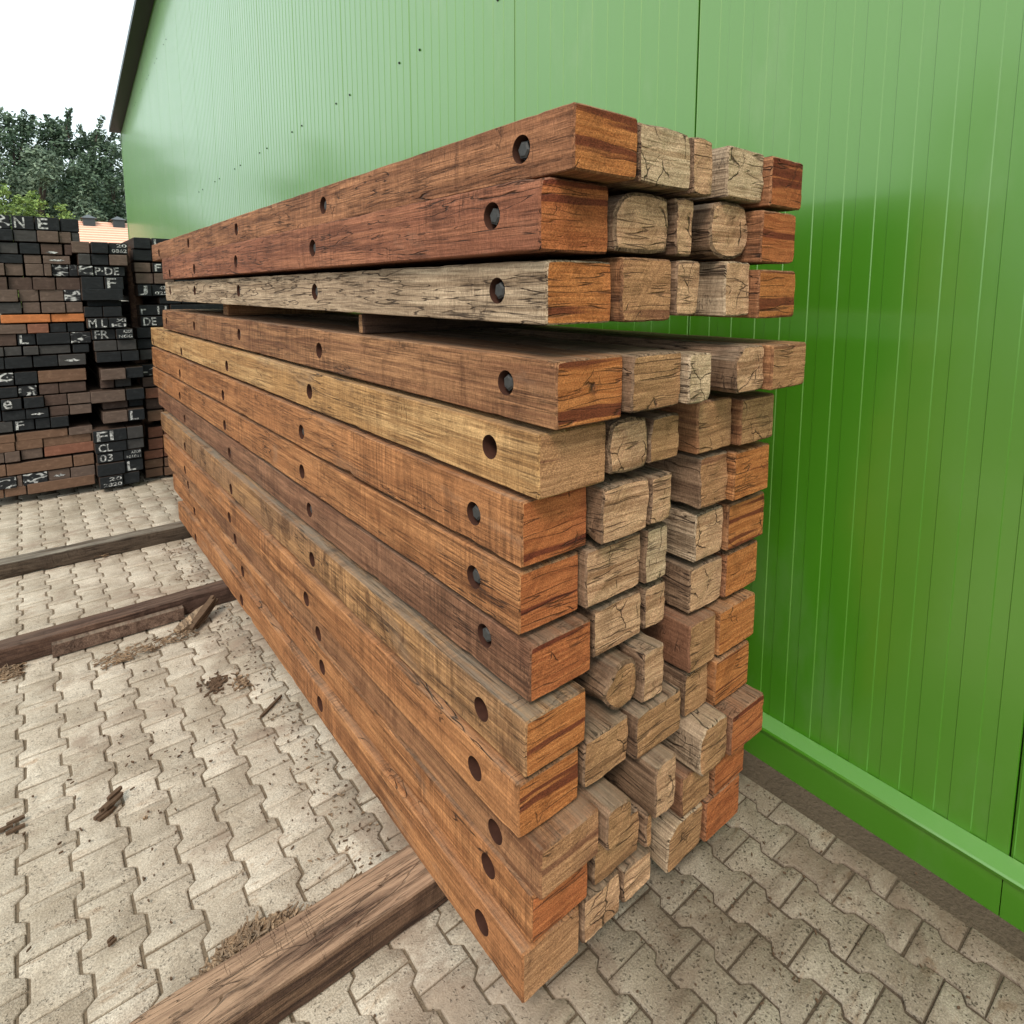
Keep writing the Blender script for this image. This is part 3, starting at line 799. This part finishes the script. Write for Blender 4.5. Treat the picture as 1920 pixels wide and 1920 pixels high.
def lettering(txt, width, height, parent, x, z):
    cu = bpy.data.curves.new("lettering", 'FONT'); cu.body = txt; cu.size = 1.0; cu.offset = 0.012; cu.resolution_u = 3
    t = bpy.data.objects.new("tmp", cu); COL.objects.link(t); bpy.context.view_layer.update()
    me = bpy.data.meshes.new_from_object(t.evaluated_get(bpy.context.evaluated_depsgraph_get()))
    bpy.data.objects.remove(t); bpy.data.curves.remove(cu)
    xs = [v.co.x for v in me.vertices]; ys_ = [v.co.y for v in me.vertices]
    x0, x1, y0, y1 = min(xs), max(xs), min(ys_), max(ys_)
    for v in me.vertices:
        v.co = Vector((x + (v.co.x - x0) / (x1 - x0) * width, -.0035, z + (v.co.y - y0) / (y1 - y0) * height))
    me.materials.clear(); me.materials.append(WHITE)
    o = bpy.data.objects.new("lettering", me); COL.objects.link(o); o.parent = parent
    return o


# courses: (v of top edge, v of bottom edge, [(u0, u1, kind, writing)...]) in photo pixels, turned into sizes on the stack's front
LEFT = [
 (406, 431, [(-26, 19, 'w', ''), (22, 64, 'k', 'N'), (66, 112, 'k', 'E'), (113, 148, 'k', '')]),
 (433, 454, [(-20, 25, 'k', ''), (26, 69, 'g', ''), (70, 110, 'b', ''), (111, 134, 'b', ''), (135, 150, 'g', '')]),
 (456, 476, [(-44, -3, 'k', ''), (-1, 34, 'g', ''), (37, 75, 'k', ''), (77, 117, 'd', '_'), (121, 135, 'd', '')]),
 (478, 494, [(-40, 43, 'k', ''), (45, 78, 'b', ''), (81, 132, 'b', '~')]),
 (495, 517, [(-30, 9, 'b', ''), (10, 44, 'b', ''), (48, 82, 'b', ''), (83, 97, 'b', ''), (98, 129, 'w', ''), (130, 146, 'w', '')]),
 (520, 543.5, [(-40, 14, 'd', ''), (16, 61, 'd', ''), (62, 104, 'd', ''), (106, 151, 'd', '')]),
 (543, 565, [(-30, 34, 'b', ''), (36, 73, 'b', ''), (75, 120, 'b', ''), (121, 152, 'w', '')]),
 (567, 587, [(-30, 41, 'g', ''), (43, 76, 'b', ''), (78, 123, 'b', ''), (124, 156, 'b', '')]),
 (589, 604, [(1, 95, 'o', ''), (96, 159, 'o', '')]),
 (607, 624, [(-20, 50, 'b', ''), (52, 92, 'r', ''), (94, 125, 'k', ''), (127, 159, 'k', '')]),
 (625, 646, [(-30, 31, 'd', ''), (33, 67, 'k', 'L'), (69, 132, 'k', ''), (133, 171, 'w', '')]),
 (649, 665, [(-40, 7, 'g', ''), (8, 41, 'g', ''), (44, 73, 'g', ''), (74, 133, 'g', ''), (137, 168, 'k', '')]),
 (668, 689, [(-40, 8, 'k', ''), (9, 61, 'k', ''), (63, 109, 'k', ''), (110, 162, 'g', '~')]),
 (697, 720, [(-30, 26, 'w', ''), (28, 71, 'k', ''), (72, 163, 'n', '')]),
 (722, 741, [(-30, 33, 'k', ''), (34, 70, 'w', ''), (74, 111, 'd', ''), (112, 163, 'd', '')]),
 (744, 764, [(-40, -1, 'k', ''), (2, 41, 'k', 'e'), (45, 83, 'k', ''), (84, 127, 'd', ''), (128, 171, 'b', '')]),
 (766, 784, [(-40, 2, 'k', ''), (4, 48, 'k', ''), (49, 92, 'k', '~'), (94, 131, 'd', ''), (132, 173, 'b', '')]),
 (786, 806, [(-30, 24, 'g', ''), (25, 65, 'k', 'F'), (67, 95, 'k', ''), (96, 130, 'k', '')]),
 (808, 823, [(-30, 28, 'n', ''), (30, 128, 'n', ''), (130, 175, 'b', '')]),
 (825, 842, [(-40, 28, 'n', ''), (29, 81, 'n', ''), (82, 173, 'n', '')]),
 (843, 862, [(-30, 8, 'b', ''), (9, 38, 'b', ''), (40, 81, 'b', ''), (84, 178, 'r', '')]),
 (863, 884, [(-40, 11, 'n', ''), (12, 137, 'n', ''), (139, 178, 'n', '')]),
 (886, 907, [(-40, 31, 'w', ''), (32, 42, 'b', ''), (43, 90, 'w', ''), (91, 133, 'b', '~'), (134, 180, 'b', '')]),
 (909, 928, [(-40, 7, 'n', ''), (8, 50, 'n', ''), (52, 180, 'n', '')])]
MIDDLE = [
 (454, 475, [(135, 169, 'b', ''), (171, 203, 'k', ''), (204, 240, 'k', '20\n0862')]),
 (477, 497, [(147, 170, 'g', ''), (171, 204, 'k', ''), (205, 239, 'b', '')]),
 (499, 517, [(147, 175, 'w', ''), (176, 235, 'k', 'P·DE')]),
 (519, 542.5, [(153, 195, 'k', ''), (197, 232, 'k', 'F')]),
 (542, 563, [(154, 231, 'k', '')]),
 (563.5, 574.5, [(166, 231, 'k', '')]),  # recessed filler plank, added to keep the open gap black
 (575, 594, [(159, 193, 'k', ''), (194, 229, 'k', '')]),
 (596, 615, [(164, 203, 'k', 'M L'), (204, 238, 'k', 'XI\nKI')]),
 (617, 636, [(173, 217, 'k', 'FR'), (218, 250, 'k', 'AZOB\nNGG')]),
 (638, 657, [(177, 220, 'g', ''), (221, 257, 'g', '')]),
 (659, 678, [(181, 228, 'k', ''), (229, 262, 'k', '')]),
 (690, 710, [(189, 236, 'b', ''), (237, 270, 'k', '')]),
 (712, 729, [(191, 217, 'd', ''), (219, 250, 'g', '')]),
 (731, 752, [(171, 236, 'b', ''), (238, 272, 'k', '')]),
 (754, 767, [(195, 243, 'd', ''), (245, 273, 'k', '')]),
 (769, 790, [(193, 240, 'b', ''), (241, 272, 'k', 'L')]),
 (802, 824, [(174, 238, 'k', 'FI'), (239, 269, 'g', '')]),
 (826, 844, [(178, 238, 'k', 'CL'), (239, 271, 'g', '')]),
 (846, 863, [(182, 232, 'k', '03'), (233, 267, 'k', 'AZOB\n101011')]),
 (865, 887, [(182, 235, 'k', ''), (236, 270, 'k', 'L')]),
 (889, 910, [(187, 231, 'k', '20\n2820'), (232, 263, 'k', '')])]
RIGHT = [
 (448, 468, [(251, 283, 'k', ''), (285, 322, 'k', 'L')]),
 (470, 490, [(250, 286, 'k', ''), (288, 322, 'k', '')]),
 (494, 511, [(252, 283, 'b', ''), (286, 322, 'k', 'F')]),
 (513, 532, [(255, 288, 'b', ''), (289, 326, 'b', '')]),
 (534, 555, [(258, 284, 'k', 'J'), (285, 322, 'k', '4201\n0251')]),
 (571, 590, [(262, 318, 'k', 'r  ıı')]),
 (592, 610, [(264, 306, 'k', 'DE'), (307, 330, 'k', '')]),
 (612, 631, [(257, 290, 'k', ''), (291, 325, 'w', '')]),
 (633, 651, [(258, 290, 'k', ''), (292, 325, 'k', '')]),
 (653, 671, [(263, 296, 'g', ''), (298, 330, 'k', '')]),
 (680, 700, [(266, 300, 'w', ''), (302, 330, 'k', '')]),
 (703, 721, [(268, 300, 'd', ''), (302, 330, 'd', '')]),
 (723, 741, [(272, 300, 'r', ''), (302, 330, 'r', '')]),
 (743, 762, [(274, 306, 'd', ''), (308, 335, 'n', '')]),
 (764, 783, [(276, 306, 'n', ''), (308, 335, 'n', '')]),
 (795, 814, [(278, 306, 'r', ''), (308, 335, 'r', '')]),
 (816, 835, [(278, 306, 'r', ''), (308, 335, 'r', '')]),
 (837, 852, [(270, 306, 'r', ''), (308, 335, 'r', '')]),
 (854, 869, [(271, 306, 'n', ''), (308, 335, 'n', '')]),
 (871, 889, [(273, 306, 'n', ''), (308, 335, 'n', '')])]
PORD = ["first", "second", "third", "fourth", "fifth", "sixth", "seventh"]


def plank_stack(rows, yf, which, length):
    rs = random.Random(which)
    for i, (v0, v1, pieces) in enumerate(rows):
        um = sum(p[0] + p[1] for p in pieces) / 2 / len(pieces)
        zt, zb = at_y(um, v0, yf).z, at_y(um, v1, yf).z
        if i == len(rows) - 1: zb = max(zb, .03)
        for j, (u0, u1, kind, txt) in enumerate(pieces):
            vm_ = (v0 + v1) / 2
            xa, xb = at_y(u0, vm_, yf).x, at_y(u1, vm_, yf).x
            w, h = xb - xa - .002, zt - zb - .0008
            bm_ = MB(); bm_.box((0, 0, 0), (w, length + rs.uniform(-.2, .2), h), 1, .0035)
            for q, f in enumerate(bm_.f):
                if all(bm_.v[a].y < .02 for a in f): bm_.i[q] = 0
            o = bm_.build("plank", [ENDP[kind], PSIDE], smooth=None)
            deep = rs.uniform(-.02, .02) + (.10 if (which == 2 and i in (5, 12, 14)) else 0)
            o.location = (xa, yf + deep, zb)
            letters = txt.replace('\n', ' ').replace('~', '').replace('_', '').replace('ıı', '11').strip()
            what = f"{EW[kind]} plank end" + (f" with white {letters}" if letters else "")
            tag(o, f"{what}, {PORD[j]} from left, {ORD[i]} course, {['left', 'middle', 'right'][which - 1]} dark stack", "plank", f"planks of the {['left', 'middle', 'right'][which - 1]} dark stack")
            if letters:
                if '\n' in txt:
                    a, b = txt.split('\n')
                    lettering(a, w * .55, h * .30, o, w * .40, h * .60); lettering(b, w * .80, h * .30, o, w * .14, h * .12)
                else:
                    n_ = len(letters)
                    lettering(letters, min(w * .88, h * .62 * n_ ** .9), h * .80, o, w * .10 if n_ < 3 else w * .04, h * .1)
            elif txt in ('~', '_'):
                mm = MB(); zc = h * (.45 if txt == '~' else .2)
                up_ = [(w * (.2 + .6 * t / 8), -.0035, zc + h * (.06 + .14 * rs.random()) * math.sin(math.pi * t / 8)) for t in range(9)]
                dn_ = [(w * (.2 + .6 * t / 8), -.0035, zc - h * (.05 + .10 * rs.random()) * math.sin(math.pi * t / 8)) for t in range(9)]
                mm.add(up_ + dn_, [(t, t + 9, t + 10, t + 1) for t in range(8)])
                mm.build("paint_mark", [WHITE], o, smooth=None)


for _r in RIGHT: _r[2].append((max(p[1] for p in _r[2]) + 2, 475, 'k' if len(_r[2]) % 2 else 'k', ''))
RIGHT.insert(5, (557, 569, [(300, 340, 'k', ''), (342, 475, 'k', '')]))  # filler planks added so the empty gap between courses stays dark
plank_stack(LEFT, 6.21, 1, 2.6)
plank_stack(MIDDLE, 6.12, 2, 2.6)
plank_stack(RIGHT, 6.26, 3, 2.6)
# bearers under the dark stacks
for k, (x0, x1, lab) in enumerate(((-.50, .37, "dark bearer under the front of the left dark plank stack"), (.40, 1.0, "dark bearer under the front of the middle dark plank stack"))):
    m = MB(); m.box((x0, 6.75, -.005), (x1, 6.86, .034), 0, .003)
    tag(m.build("bearer", [PSIDE], smooth=None), lab, "bearer")
# upright round post in the gap between middle and right stack
a_, b_ = at_y(243, 470, 6.5), at_y(254, 640, 6.5)
m = MB()
pts = [(a_.x + .01, 6.5, a_.z + .04), (a_.x + .012, 6.5, a_.z - .10), (a_.x + .02, 6.5, 1.6), (a_.x + .03, 6.5, 1.2), (a_.x + .03, 6.5, 0)]
m.tube(pts, [.022, .05, .055, .055, .055], 12)
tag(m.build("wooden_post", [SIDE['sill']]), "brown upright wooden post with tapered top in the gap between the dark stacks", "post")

# ------------------------------------------------------------------ house with the orange tiled roof
def tile_mat():
    n = NT("orange_roof_tiles"); p = n.coord(); q = n.xyz(p)
    f = n.noise(p, 4, 4)
    return n.done(n.mix(f, (0.78, 0.43, 0.31), (0.90, 0.56, 0.42)), .8, None, .01, 1, .2)


TILE = tile_mat(); PLASTER = simple("pale_plaster", (0.55, 0.52, 0.46), .9, .2, .1); GLASSD = simple("dark_dormer", (0.04, 0.045, 0.05), .4, .5)
YH = 30.0
ev, rd = at_y(190, 470, YH), at_y(190, 416, YH + 3.6)
hx0, hx1 = at_y(90, 450, YH).x, at_y(300, 450, YH).x
house = tag(bpy.data.objects.new("tiled_house", None), "house with orange tiled roof and two small dormers beyond the dark stacks", "house")
COL.objects.link(house); house.location = (hx0, YH, 0)
W_ = hx1 - hx0
m = MB()
m.add([(0.2, .25, 0), (W_ - .2, .25, 0), (W_ - .2, 7, 0), (.2, 7, 0), (.2, .25, ev.z), (W_ - .2, .25, ev.z), (W_ - .2, 7, ev.z), (.2, 7, ev.z), (.2, 3.6, rd.z - .1), (W_ - .2, 3.6, rd.z - .1)],
      [(0, 1, 5, 4), (2, 3, 7, 6), (1, 2, 6, 9, 5), (3, 0, 4, 8, 7)])
m.build("wall", [PLASTER], house, smooth=None)
m = MB(); NR = 12
for k in range(NR):
    y0, z0 = 3.6 * k / NR, ev.z + (rd.z - ev.z) * k / NR; y1, z1 = 3.6 * (k + 1) / NR, ev.z + (rd.z - ev.z) * (k + 1) / NR
    m.add([(0, y0, z0 - .02), (W_, y0, z0 - .02), (W_, y0, z0 + .045), (0, y0, z0 + .045), (W_, y1, z1 - .005), (0, y1, z1 - .005)], [(0, 1, 2, 3), (3, 2, 4, 5)]); m.i[-2] = 1
m.add([(0, 3.6, rd.z), (W_, 3.6, rd.z), (W_, 7.2, ev.z), (0, 7.2, ev.z)], [(0, 1, 2, 3)])
rf = m.build("roof", [TILE, simple("shaded_tile_butt", (0.78, 0.46, 0.345), .9, .1, .2, 6)], house, smooth=None)  # butt faces slightly darker, shade of the tile overlaps put into the colour
for u in (166, 221):
    q = at_y(u, 420, YH + 3.3); m = MB(); xx = q.x - hx0
    m.box((xx - .22, 2.9, rd.z - .35), (xx + .22, 3.75, rd.z + .06)); m.add([(xx - .30, 2.85, rd.z + .07), (xx + .30, 2.85, rd.z + .07), (xx + .30, 3.8, rd.z + .07), (xx - .30, 3.8, rd.z + .07), (xx, 3.3, rd.z + .26)], [(0, 1, 4), (1, 2, 4), (2, 3, 4), (3, 0, 4), (3, 2, 1, 0)])
    m.build("dormer", [GLASSD], house, smooth=None)

# ------------------------------------------------------------------ trees
def leaf_mat(name, a, b):
    n = NT(name); r = n.geo("Random Per Island"); p = n.coord()
    f = n.noise(p, .9, 3)
    col = n.mix(r, a, b); col = n.mix(1.0, col, n.mix(f, (.7, .72, .7), (1.3, 1.28, 1.25)), 'MULTIPLY')
    n.b.inputs["Transmission Weight"].default_value = 0.0
    return n.done(col, .65, None, .01, 1, .35)


LEAF = {'dark': leaf_mat("dark_foliage", (0.050, 0.082, 0.052), (0.125, 0.185, 0.110)), 'grey': leaf_mat("greyish_foliage", (0.09, 0.130, 0.088), (0.22, 0.285, 0.19)),
        'light': leaf_mat("light_foliage", (0.12, 0.19, 0.05), (0.29, 0.40, 0.11))}
BARK = simple("bark", (0.06, 0.048, 0.038), .95, .1, .4, 20)


def tree(name, x, y, base, height, rad, kind, nleaf, lab, seed, leaf=.16, twigs=0, open_=.0):
    rs = random.Random(seed)
    t = tag(bpy.data.objects.new(name, None), lab, "tree", "trees beyond the yard"); COL.objects.link(t); t.location = (x, y, 0)
    tr = MB(); H = height
    tr.tube([(0, 0, 0), (.1, 0, H * .3), (-.08, .1, H * .6), (0, 0, H * .9)], [H * .022, H * .017, H * .010, .02], 8)
    blobs = []
    nb = 26
    for k in range(nb):
        f = (k + .5) / nb; zz = base + (H - base) * f
        prof = math.sin(math.pi * min(1, .18 + .82 * f) ** .85) ** .7
        a = rs.uniform(0, 6.283); rr = rad * prof * rs.uniform(.35, .95)
        c = Vector((math.cos(a) * rr, math.sin(a) * rr, zz)); blobs.append((c, rad * rs.uniform(.26, .46) * (.55 + .45 * prof)))
        if k % 2 == 0:
            tr.tube([(0, 0, zz * .72), (c.x * .5, c.y * .5, zz * .88), tuple(c)], [H * .007, H * .004, .012], 5)
    for k in range(twigs):
        a = rs.uniform(0, 6.283); rr = rad * rs.uniform(.1, .8); zz = H * rs.uniform(.86, .95)
        b0 = Vector((math.cos(a) * rr, math.sin(a) * rr, zz)); b1 = b0 + Vector((rs.uniform(-.5, .5), rs.uniform(-.3, .3), rs.uniform(.7, 1.6)))
        tr.tube([b0, (b0 + b1) / 2 + Vector((rs.uniform(-.1, .1), 0, 0)), b1], [.04, .025, .012], 5)
        for q in range(5): blobs.append((b0.lerp(b1, .25 + .17 * q), .16 + .05 * rs.random()))
    tr.build("trunk", [BARK], t)
    lv = MB()
    tot = sum(r_ * r_ for _, r_ in blobs)
    for (c, r_) in blobs:
        cnt = int(nleaf * r_ * r_ / tot)
        if r_ < .25: cnt = 16
        for k in range(cnt):
            d = Vector((rs.gauss(0, 1), rs.gauss(0, 1), rs.gauss(0, .75)))
            if d.length < 1e-3: continue
            d = d.normalized() * r_ * (rs.random() ** .45) * rs.uniform(.85, 1.12)
            p = c + d
            s_ = leaf * rs.uniform(.5, 1.3)
            ax = Vector((rs.gauss(0, 1), rs.gauss(0, 1), rs.gauss(0, .6) - .3)).normalized(); bx = ax.cross(Vector((rs.gauss(0, 1), rs.gauss(0, 1), rs.gauss(0, 1)))).normalized()
            k0 = len(lv.v)
            lv.v += [p - ax * s_, p + bx * s_ * .42, p + ax * s_, p - bx * s_ * .42 + ax * s_ * .1]
            lv.f.append((k0, k0 + 1, k0 + 2, k0 + 3)); lv.i.append(0)
    me = bpy.data.meshes.new("crown"); me.from_pydata([tuple(v) for v in lv.v], [], lv.f); me.materials.append(LEAF[kind])
    o = bpy.data.objects.new("crown", me); COL.objects.link(o); o.parent = t
    return t


def tree_at(u, vtop, y, **k):
    q = at_y(u, vtop, y); return tree(x=q.x, y=y, height=q.z, **k)


tree_at(20, 222, 46, name="broadleaf_tree", base=3, rad=3.4, kind='dark', nleaf=15000, lab="tall dark tree with thin top at the left edge of the photo", seed=1, twigs=7, leaf=.14)
tree_at(112, 232, 47, name="broadleaf_tree", base=3, rad=3.0, kind='dark', nleaf=15000, lab="tallest dark tree with bare twigs on top, above the plank stacks", seed=2, twigs=9, leaf=.14)
tree_at(182, 250, 46, name="broadleaf_tree", base=2, rad=2.9, kind='dark', nleaf=15000, lab="dark tree right beside the hall's roof corner", seed=3, twigs=6, leaf=.14)
tree_at(235, 262, 49, name="broadleaf_tree", base=2, rad=2.6, kind='dark', nleaf=6000, lab="dark tree half hidden behind the hall's corner", seed=4, twigs=2, leaf=.14)
tree_at(70, 285, 41, name="broadleaf_tree", base=2, rad=2.5, kind='grey', nleaf=15000, lab="greyish green round tree in front of the tall dark trees", seed=5, leaf=.12)
tree_at(-20, 300, 42, name="broadleaf_tree", base=2, rad=2.4, kind='grey', nleaf=6000, lab="greyish green tree cut off by the left edge of the photo", seed=6, leaf=.12)
tree_at(150, 310, 42, name="broadleaf_tree", base=1.5, rad=2.1, kind='dark', nleaf=8000, lab="very dark bushy tree above the orange roof", seed=7, leaf=.12)
tree_at(212, 330, 43, name="broadleaf_tree", base=1, rad=1.9, kind='dark', nleaf=7000, lab="low dark tree against the hall's far corner, above the orange roof", seed=8, leaf=.12)
tree_at(8, 350, 37, name="leafy_bush", base=.8, rad=1.35, kind='light', nleaf=6000, lab="yellow-green bush at the left edge above the top planks", seed=9, leaf=.09)
tree_at(62, 362, 37.5, name="leafy_bush", base=.8, rad=1.5, kind='light', nleaf=6000, lab="light green bush above the white letters of the left dark stack", seed=10, leaf=.09)
tree_at(115, 385, 37, name="leafy_bush", base=.8, rad=1.3, kind='light', nleaf=5000, lab="low green bush just left of the orange roof", seed=11, leaf=.09)
for k, (x, y, h) in enumerate(((-9, 40, 11), (-15, 36, 10), (-20, 30, 11), (-24, 20, 9), (-25, 9, 10))):
    tree("broadleaf_tree", x, y, 1.5, h, 3.4, 'dark', 2500, ["tree out of sight left of the yard"][0], 30 + k, leaf=.3)

# ------------------------------------------------------------------ scraps on the paving
def sliver(mb, p0, p1, w, t, rs, mi=0):
    p0, p1 = Vector(p0), Vector(p1); d = (p1 - p0); L = d.length; d.normalize()
    s_ = Vector((-d.y, d.x, 0)).normalized(); u_ = s_.cross(d) * -1
    if u_.z < 0: u_ = -u_
    pts = []
    for k in range(5):
        f = k / 4; ww = w * (.55 + .45 * math.sin(math.pi * min(.92, max(.1, f)))) * rs.uniform(.8, 1.15); c = p0 + d * L * f + s_ * rs.uniform(-.1, .1) * w
        pts.append((c - s_ * ww / 2, c + s_ * ww / 2))
    V, Fs = [], []
    for a, b in pts: V += [a, b, b + u_ * t, a + u_ * t]
    for k in range(4):
        for j in range(4): Fs.append((k * 4 + j, k * 4 + (j + 1) % 4, k * 4 + 4 + (j + 1) % 4, k * 4 + 4 + j))
    Fs += [(3, 2, 1, 0), (16, 17, 18, 19)]
    k0 = len(mb.f); mb.add(V, Fs, mi)


CHIP = wood_side("wood_chip", (0.15, 0.09, 0.05), (0.42, 0.29, 0.18), (0.26, 0.17, 0.10), .3, .5, .2)
BRK = simple("dark_bark", (0.105, 0.066, 0.042), .95, .15, .5, 60, .004)


def chip_pile(n, area, seed, lab, mats, big=1.0):
    rs = random.Random(seed); mb = MB()
    (ua, va), (ub, vb), wd = area
    A, B = at_z(ua, va, 0), at_z(ub, vb, 0)
    dv = (B - A); nv = Vector((-dv.y, dv.x, 0)).normalized()
    for k in range(n):
        f = rs.random(); off = abs(rs.gauss(0, .5)) * wd
        hgt = .022 * max(0, 1 - off / wd) * rs.random()
        c = A + dv * f + nv * off; c.z = .004 + hgt
        a = math.atan2(dv.y, dv.x) + rs.gauss(0, .8); L = rs.uniform(.012, .06) * big
        d = Vector((math.cos(a), math.sin(a), rs.uniform(-.12, .12))) * L / 2
        sliver(mb, c - d, c + d, rs.uniform(.003, .010) * big, rs.uniform(.0015, .004), rs)
    o = mb.build("wood_chips", mats, smooth=None)
    return tag(o, lab, "wood chips", None, "stuff")


def bank(n, x0, x1, y0, wd, hgt, seed, lab, big):
    """chips swept up against the far side of the foreground bearer, highest against it"""
    rs = random.Random(seed); mb = MB()
    for k in range(n):
        f = rs.betavariate(1.6, 1.6); x = x0 + (x1 - x0) * f; t = min(1, abs(rs.gauss(0, .42))); env = math.sin(math.pi * min(1, max(0, f))) ** .6
        y = y0 + .004 + t * wd * env; z = .004 + hgt * (1 - t) * env * rs.uniform(.5, 1)
        a = rs.gauss(.1, .75); L = rs.uniform(.012, .07) * big; c = Vector((x, y, z))
        d = Vector((math.cos(a), math.sin(a), rs.gauss(0, .22))) * L / 2
        sliver(mb, c - d, c + d, rs.uniform(.003, .009) * big, rs.uniform(.0015, .004), rs)
    return tag(mb.build("wood_chips", [CHIP], smooth=None), lab, "wood chips", None, "stuff")


bank(620, .17, .52, 1.458, .125, .092, 1, "heap of loose wood chips along the foreground bearer", 1.0)
bank(170, .48, .70, 1.458, .06, .085, 2, "thin line of wood chips at the foreground bearer beside the stack", .7)
chip_pile(230, ((185, 1262), (372, 1192), .13), 3, "wood chips in front of the middle bearer", [CHIP], .7)
chip_pile(160, ((70, 1062), (200, 1045), .07), 4, "light wood chips in front of the far bearer", [CHIP], .8)
chip_pile(80, ((40, 1250), (0, 1262), .10), 5, "chips beside the middle bearer at the left edge", [CHIP], 1.0)
chip_pile(150, ((590, 1850), (800, 1700), .05), 6, "crumbs of bark on the near side of the foreground bearer", [BRK], .45)


def crumbs(u, v, r, n, seed, lab, mats, big):
    rs = random.Random(seed); mb = MB(); c0 = at_z(u, v, 0)
    for k in range(n):
        a = rs.uniform(0, 6.283); q = r * abs(rs.gauss(0, .5)); c = c0 + Vector((math.cos(a) * q, math.sin(a) * q * 1.5, .003 + .012 * rs.random() * max(0, 1 - q / r)))
        a = rs.uniform(0, 6.283); L = rs.uniform(.006, .03) * big; d = Vector((math.cos(a), math.sin(a), rs.uniform(-.3, .3))) * L / 2
        sliver(mb, c - d, c + d, rs.uniform(.004, .012) * big, rs.uniform(.002, .006), rs)
    return tag(mb.build("wood_chips", mats, smooth=None), lab, "wood chips", None, "stuff")


crumbs(405, 1283, .06, 130, 11, "brown bark crumbs on the paving near the stack foot, left patch", [BRK], 1.0)
crumbs(455, 1282, .05, 55, 12, "greyish bark crumbs on the paving near the stack foot, right patch", [CHIP], 1.0)
crumbs(330, 1420, 1.1, 170, 13, "tiny splinters strewn over the open paving", [BRK], .5)
crumbs(1450, 1800, .8, 200, 14, "tiny grit strewn over the paving beside the hall", [BRK], .35)


rs = random.Random(77); mb = MB()
for k in range(430):
    y = rs.uniform(1.5, 4.55)
    if 3.46 < y < 3.6: continue
    x = .76 - abs(rs.gauss(0, .09)); a = rs.uniform(0, 6.283); L = rs.uniform(.003, .016); d = Vector((math.cos(a), math.sin(a), rs.uniform(-.2, .2))) * L / 2
    c = Vector((x, y, .004)); sliver(mb, c - d, c + d, rs.uniform(.002, .007), rs.uniform(.001, .003), rs, int(rs.random() < .5))
tag(mb.build("wood_chips", [BRK, CHIP], smooth=None), "bark dust and crumbs along the foot of the big stack", "wood chips", None, "stuff")


def scrap(name, u0, v0, u1, v1, w, t, mat, lab, cat, z0=.004, z1=.004, n=1, seed=1):
    rs = random.Random(seed); mb = MB(); A, B = at_z(u0, v0, z0), at_z(u1, v1, z1)
    for k in range(n):
        o = Vector((rs.gauss(0, w * .45), rs.gauss(0, w * .45), k * t * .5)) if n > 1 else Vector((0, 0, 0))
        q = rs.uniform(0, .18) if n > 1 else 0
        sliver(mb, A.lerp(B, q) + o, B.lerp(A, rs.uniform(0, .18) if n > 1 else 0) + o, w / (1 if n == 1 else 2.2), t, rs)
    return tag(mb.build(name, [mat], smooth=None), lab, cat)


scrap("splintered_board", 333, 1188, 388, 1140, .075, .018, CHIP, "pale splintered board piece lying before the middle bearer", "board", .003, .045, 1, 3)
scrap("splintered_board", 365, 1186, 409, 1126, .055, .014, BRK, "dark frayed board piece leaning on the middle bearer beside the pale one", "board", .004, .07, 5, 4)
scrap("bark_piece", 192, 1533, 232, 1497, .036, .010, BRK, "chunk of dark frayed bark on the open paving", "bark", .004, .006, 6, 5)
scrap("bark_piece", 2, 1560, 44, 1540, .030, .008, BRK, "dark bark strip on the paving at the left edge of the photo", "bark", .004, .004, 3, 6)
scrap("stick", 488, 1347, 528, 1306, .012, .010, BRK, "thin dark stick near the foot of the stack", "stick", .004, .006, 1, 7)
scrap("wood_fragment", 200, 1782, 216, 1768, .016, .008, BRK, "small brown wood fragment on the paving left of the chip heap", "wood fragment", .004, .004, 2, 8)
scrap("wood_fragment", 268, 1537, 277, 1532, .010, .006, CHIP, "tiny reddish wood fragment right of the bark chunk", "wood fragment", .004, .004, 1, 9)
scrap("stick", 1050, 186, 1064, 182, .004, .003, BRK, "short dark splinter sticking up from the top beam", "stick", .004, .004, 1, 10) if False else None

# lath leaning along the middle bearer
A, B = at_z(95, 1196, .075), at_z(343, 1136, .075)
m = MB(); L = (B - A).length
m.box((0, -.042, 0), (L, 0, .060), 0, .002)
lath = m.build("lath", [SIDE['lath'], END['dun']], smooth=None, loc=(A.x, 3.472, .004), rot=(R(-4), 0, 0))
tag(lath, "short reddish brown lath lying along the front of the middle bearer", "lath")
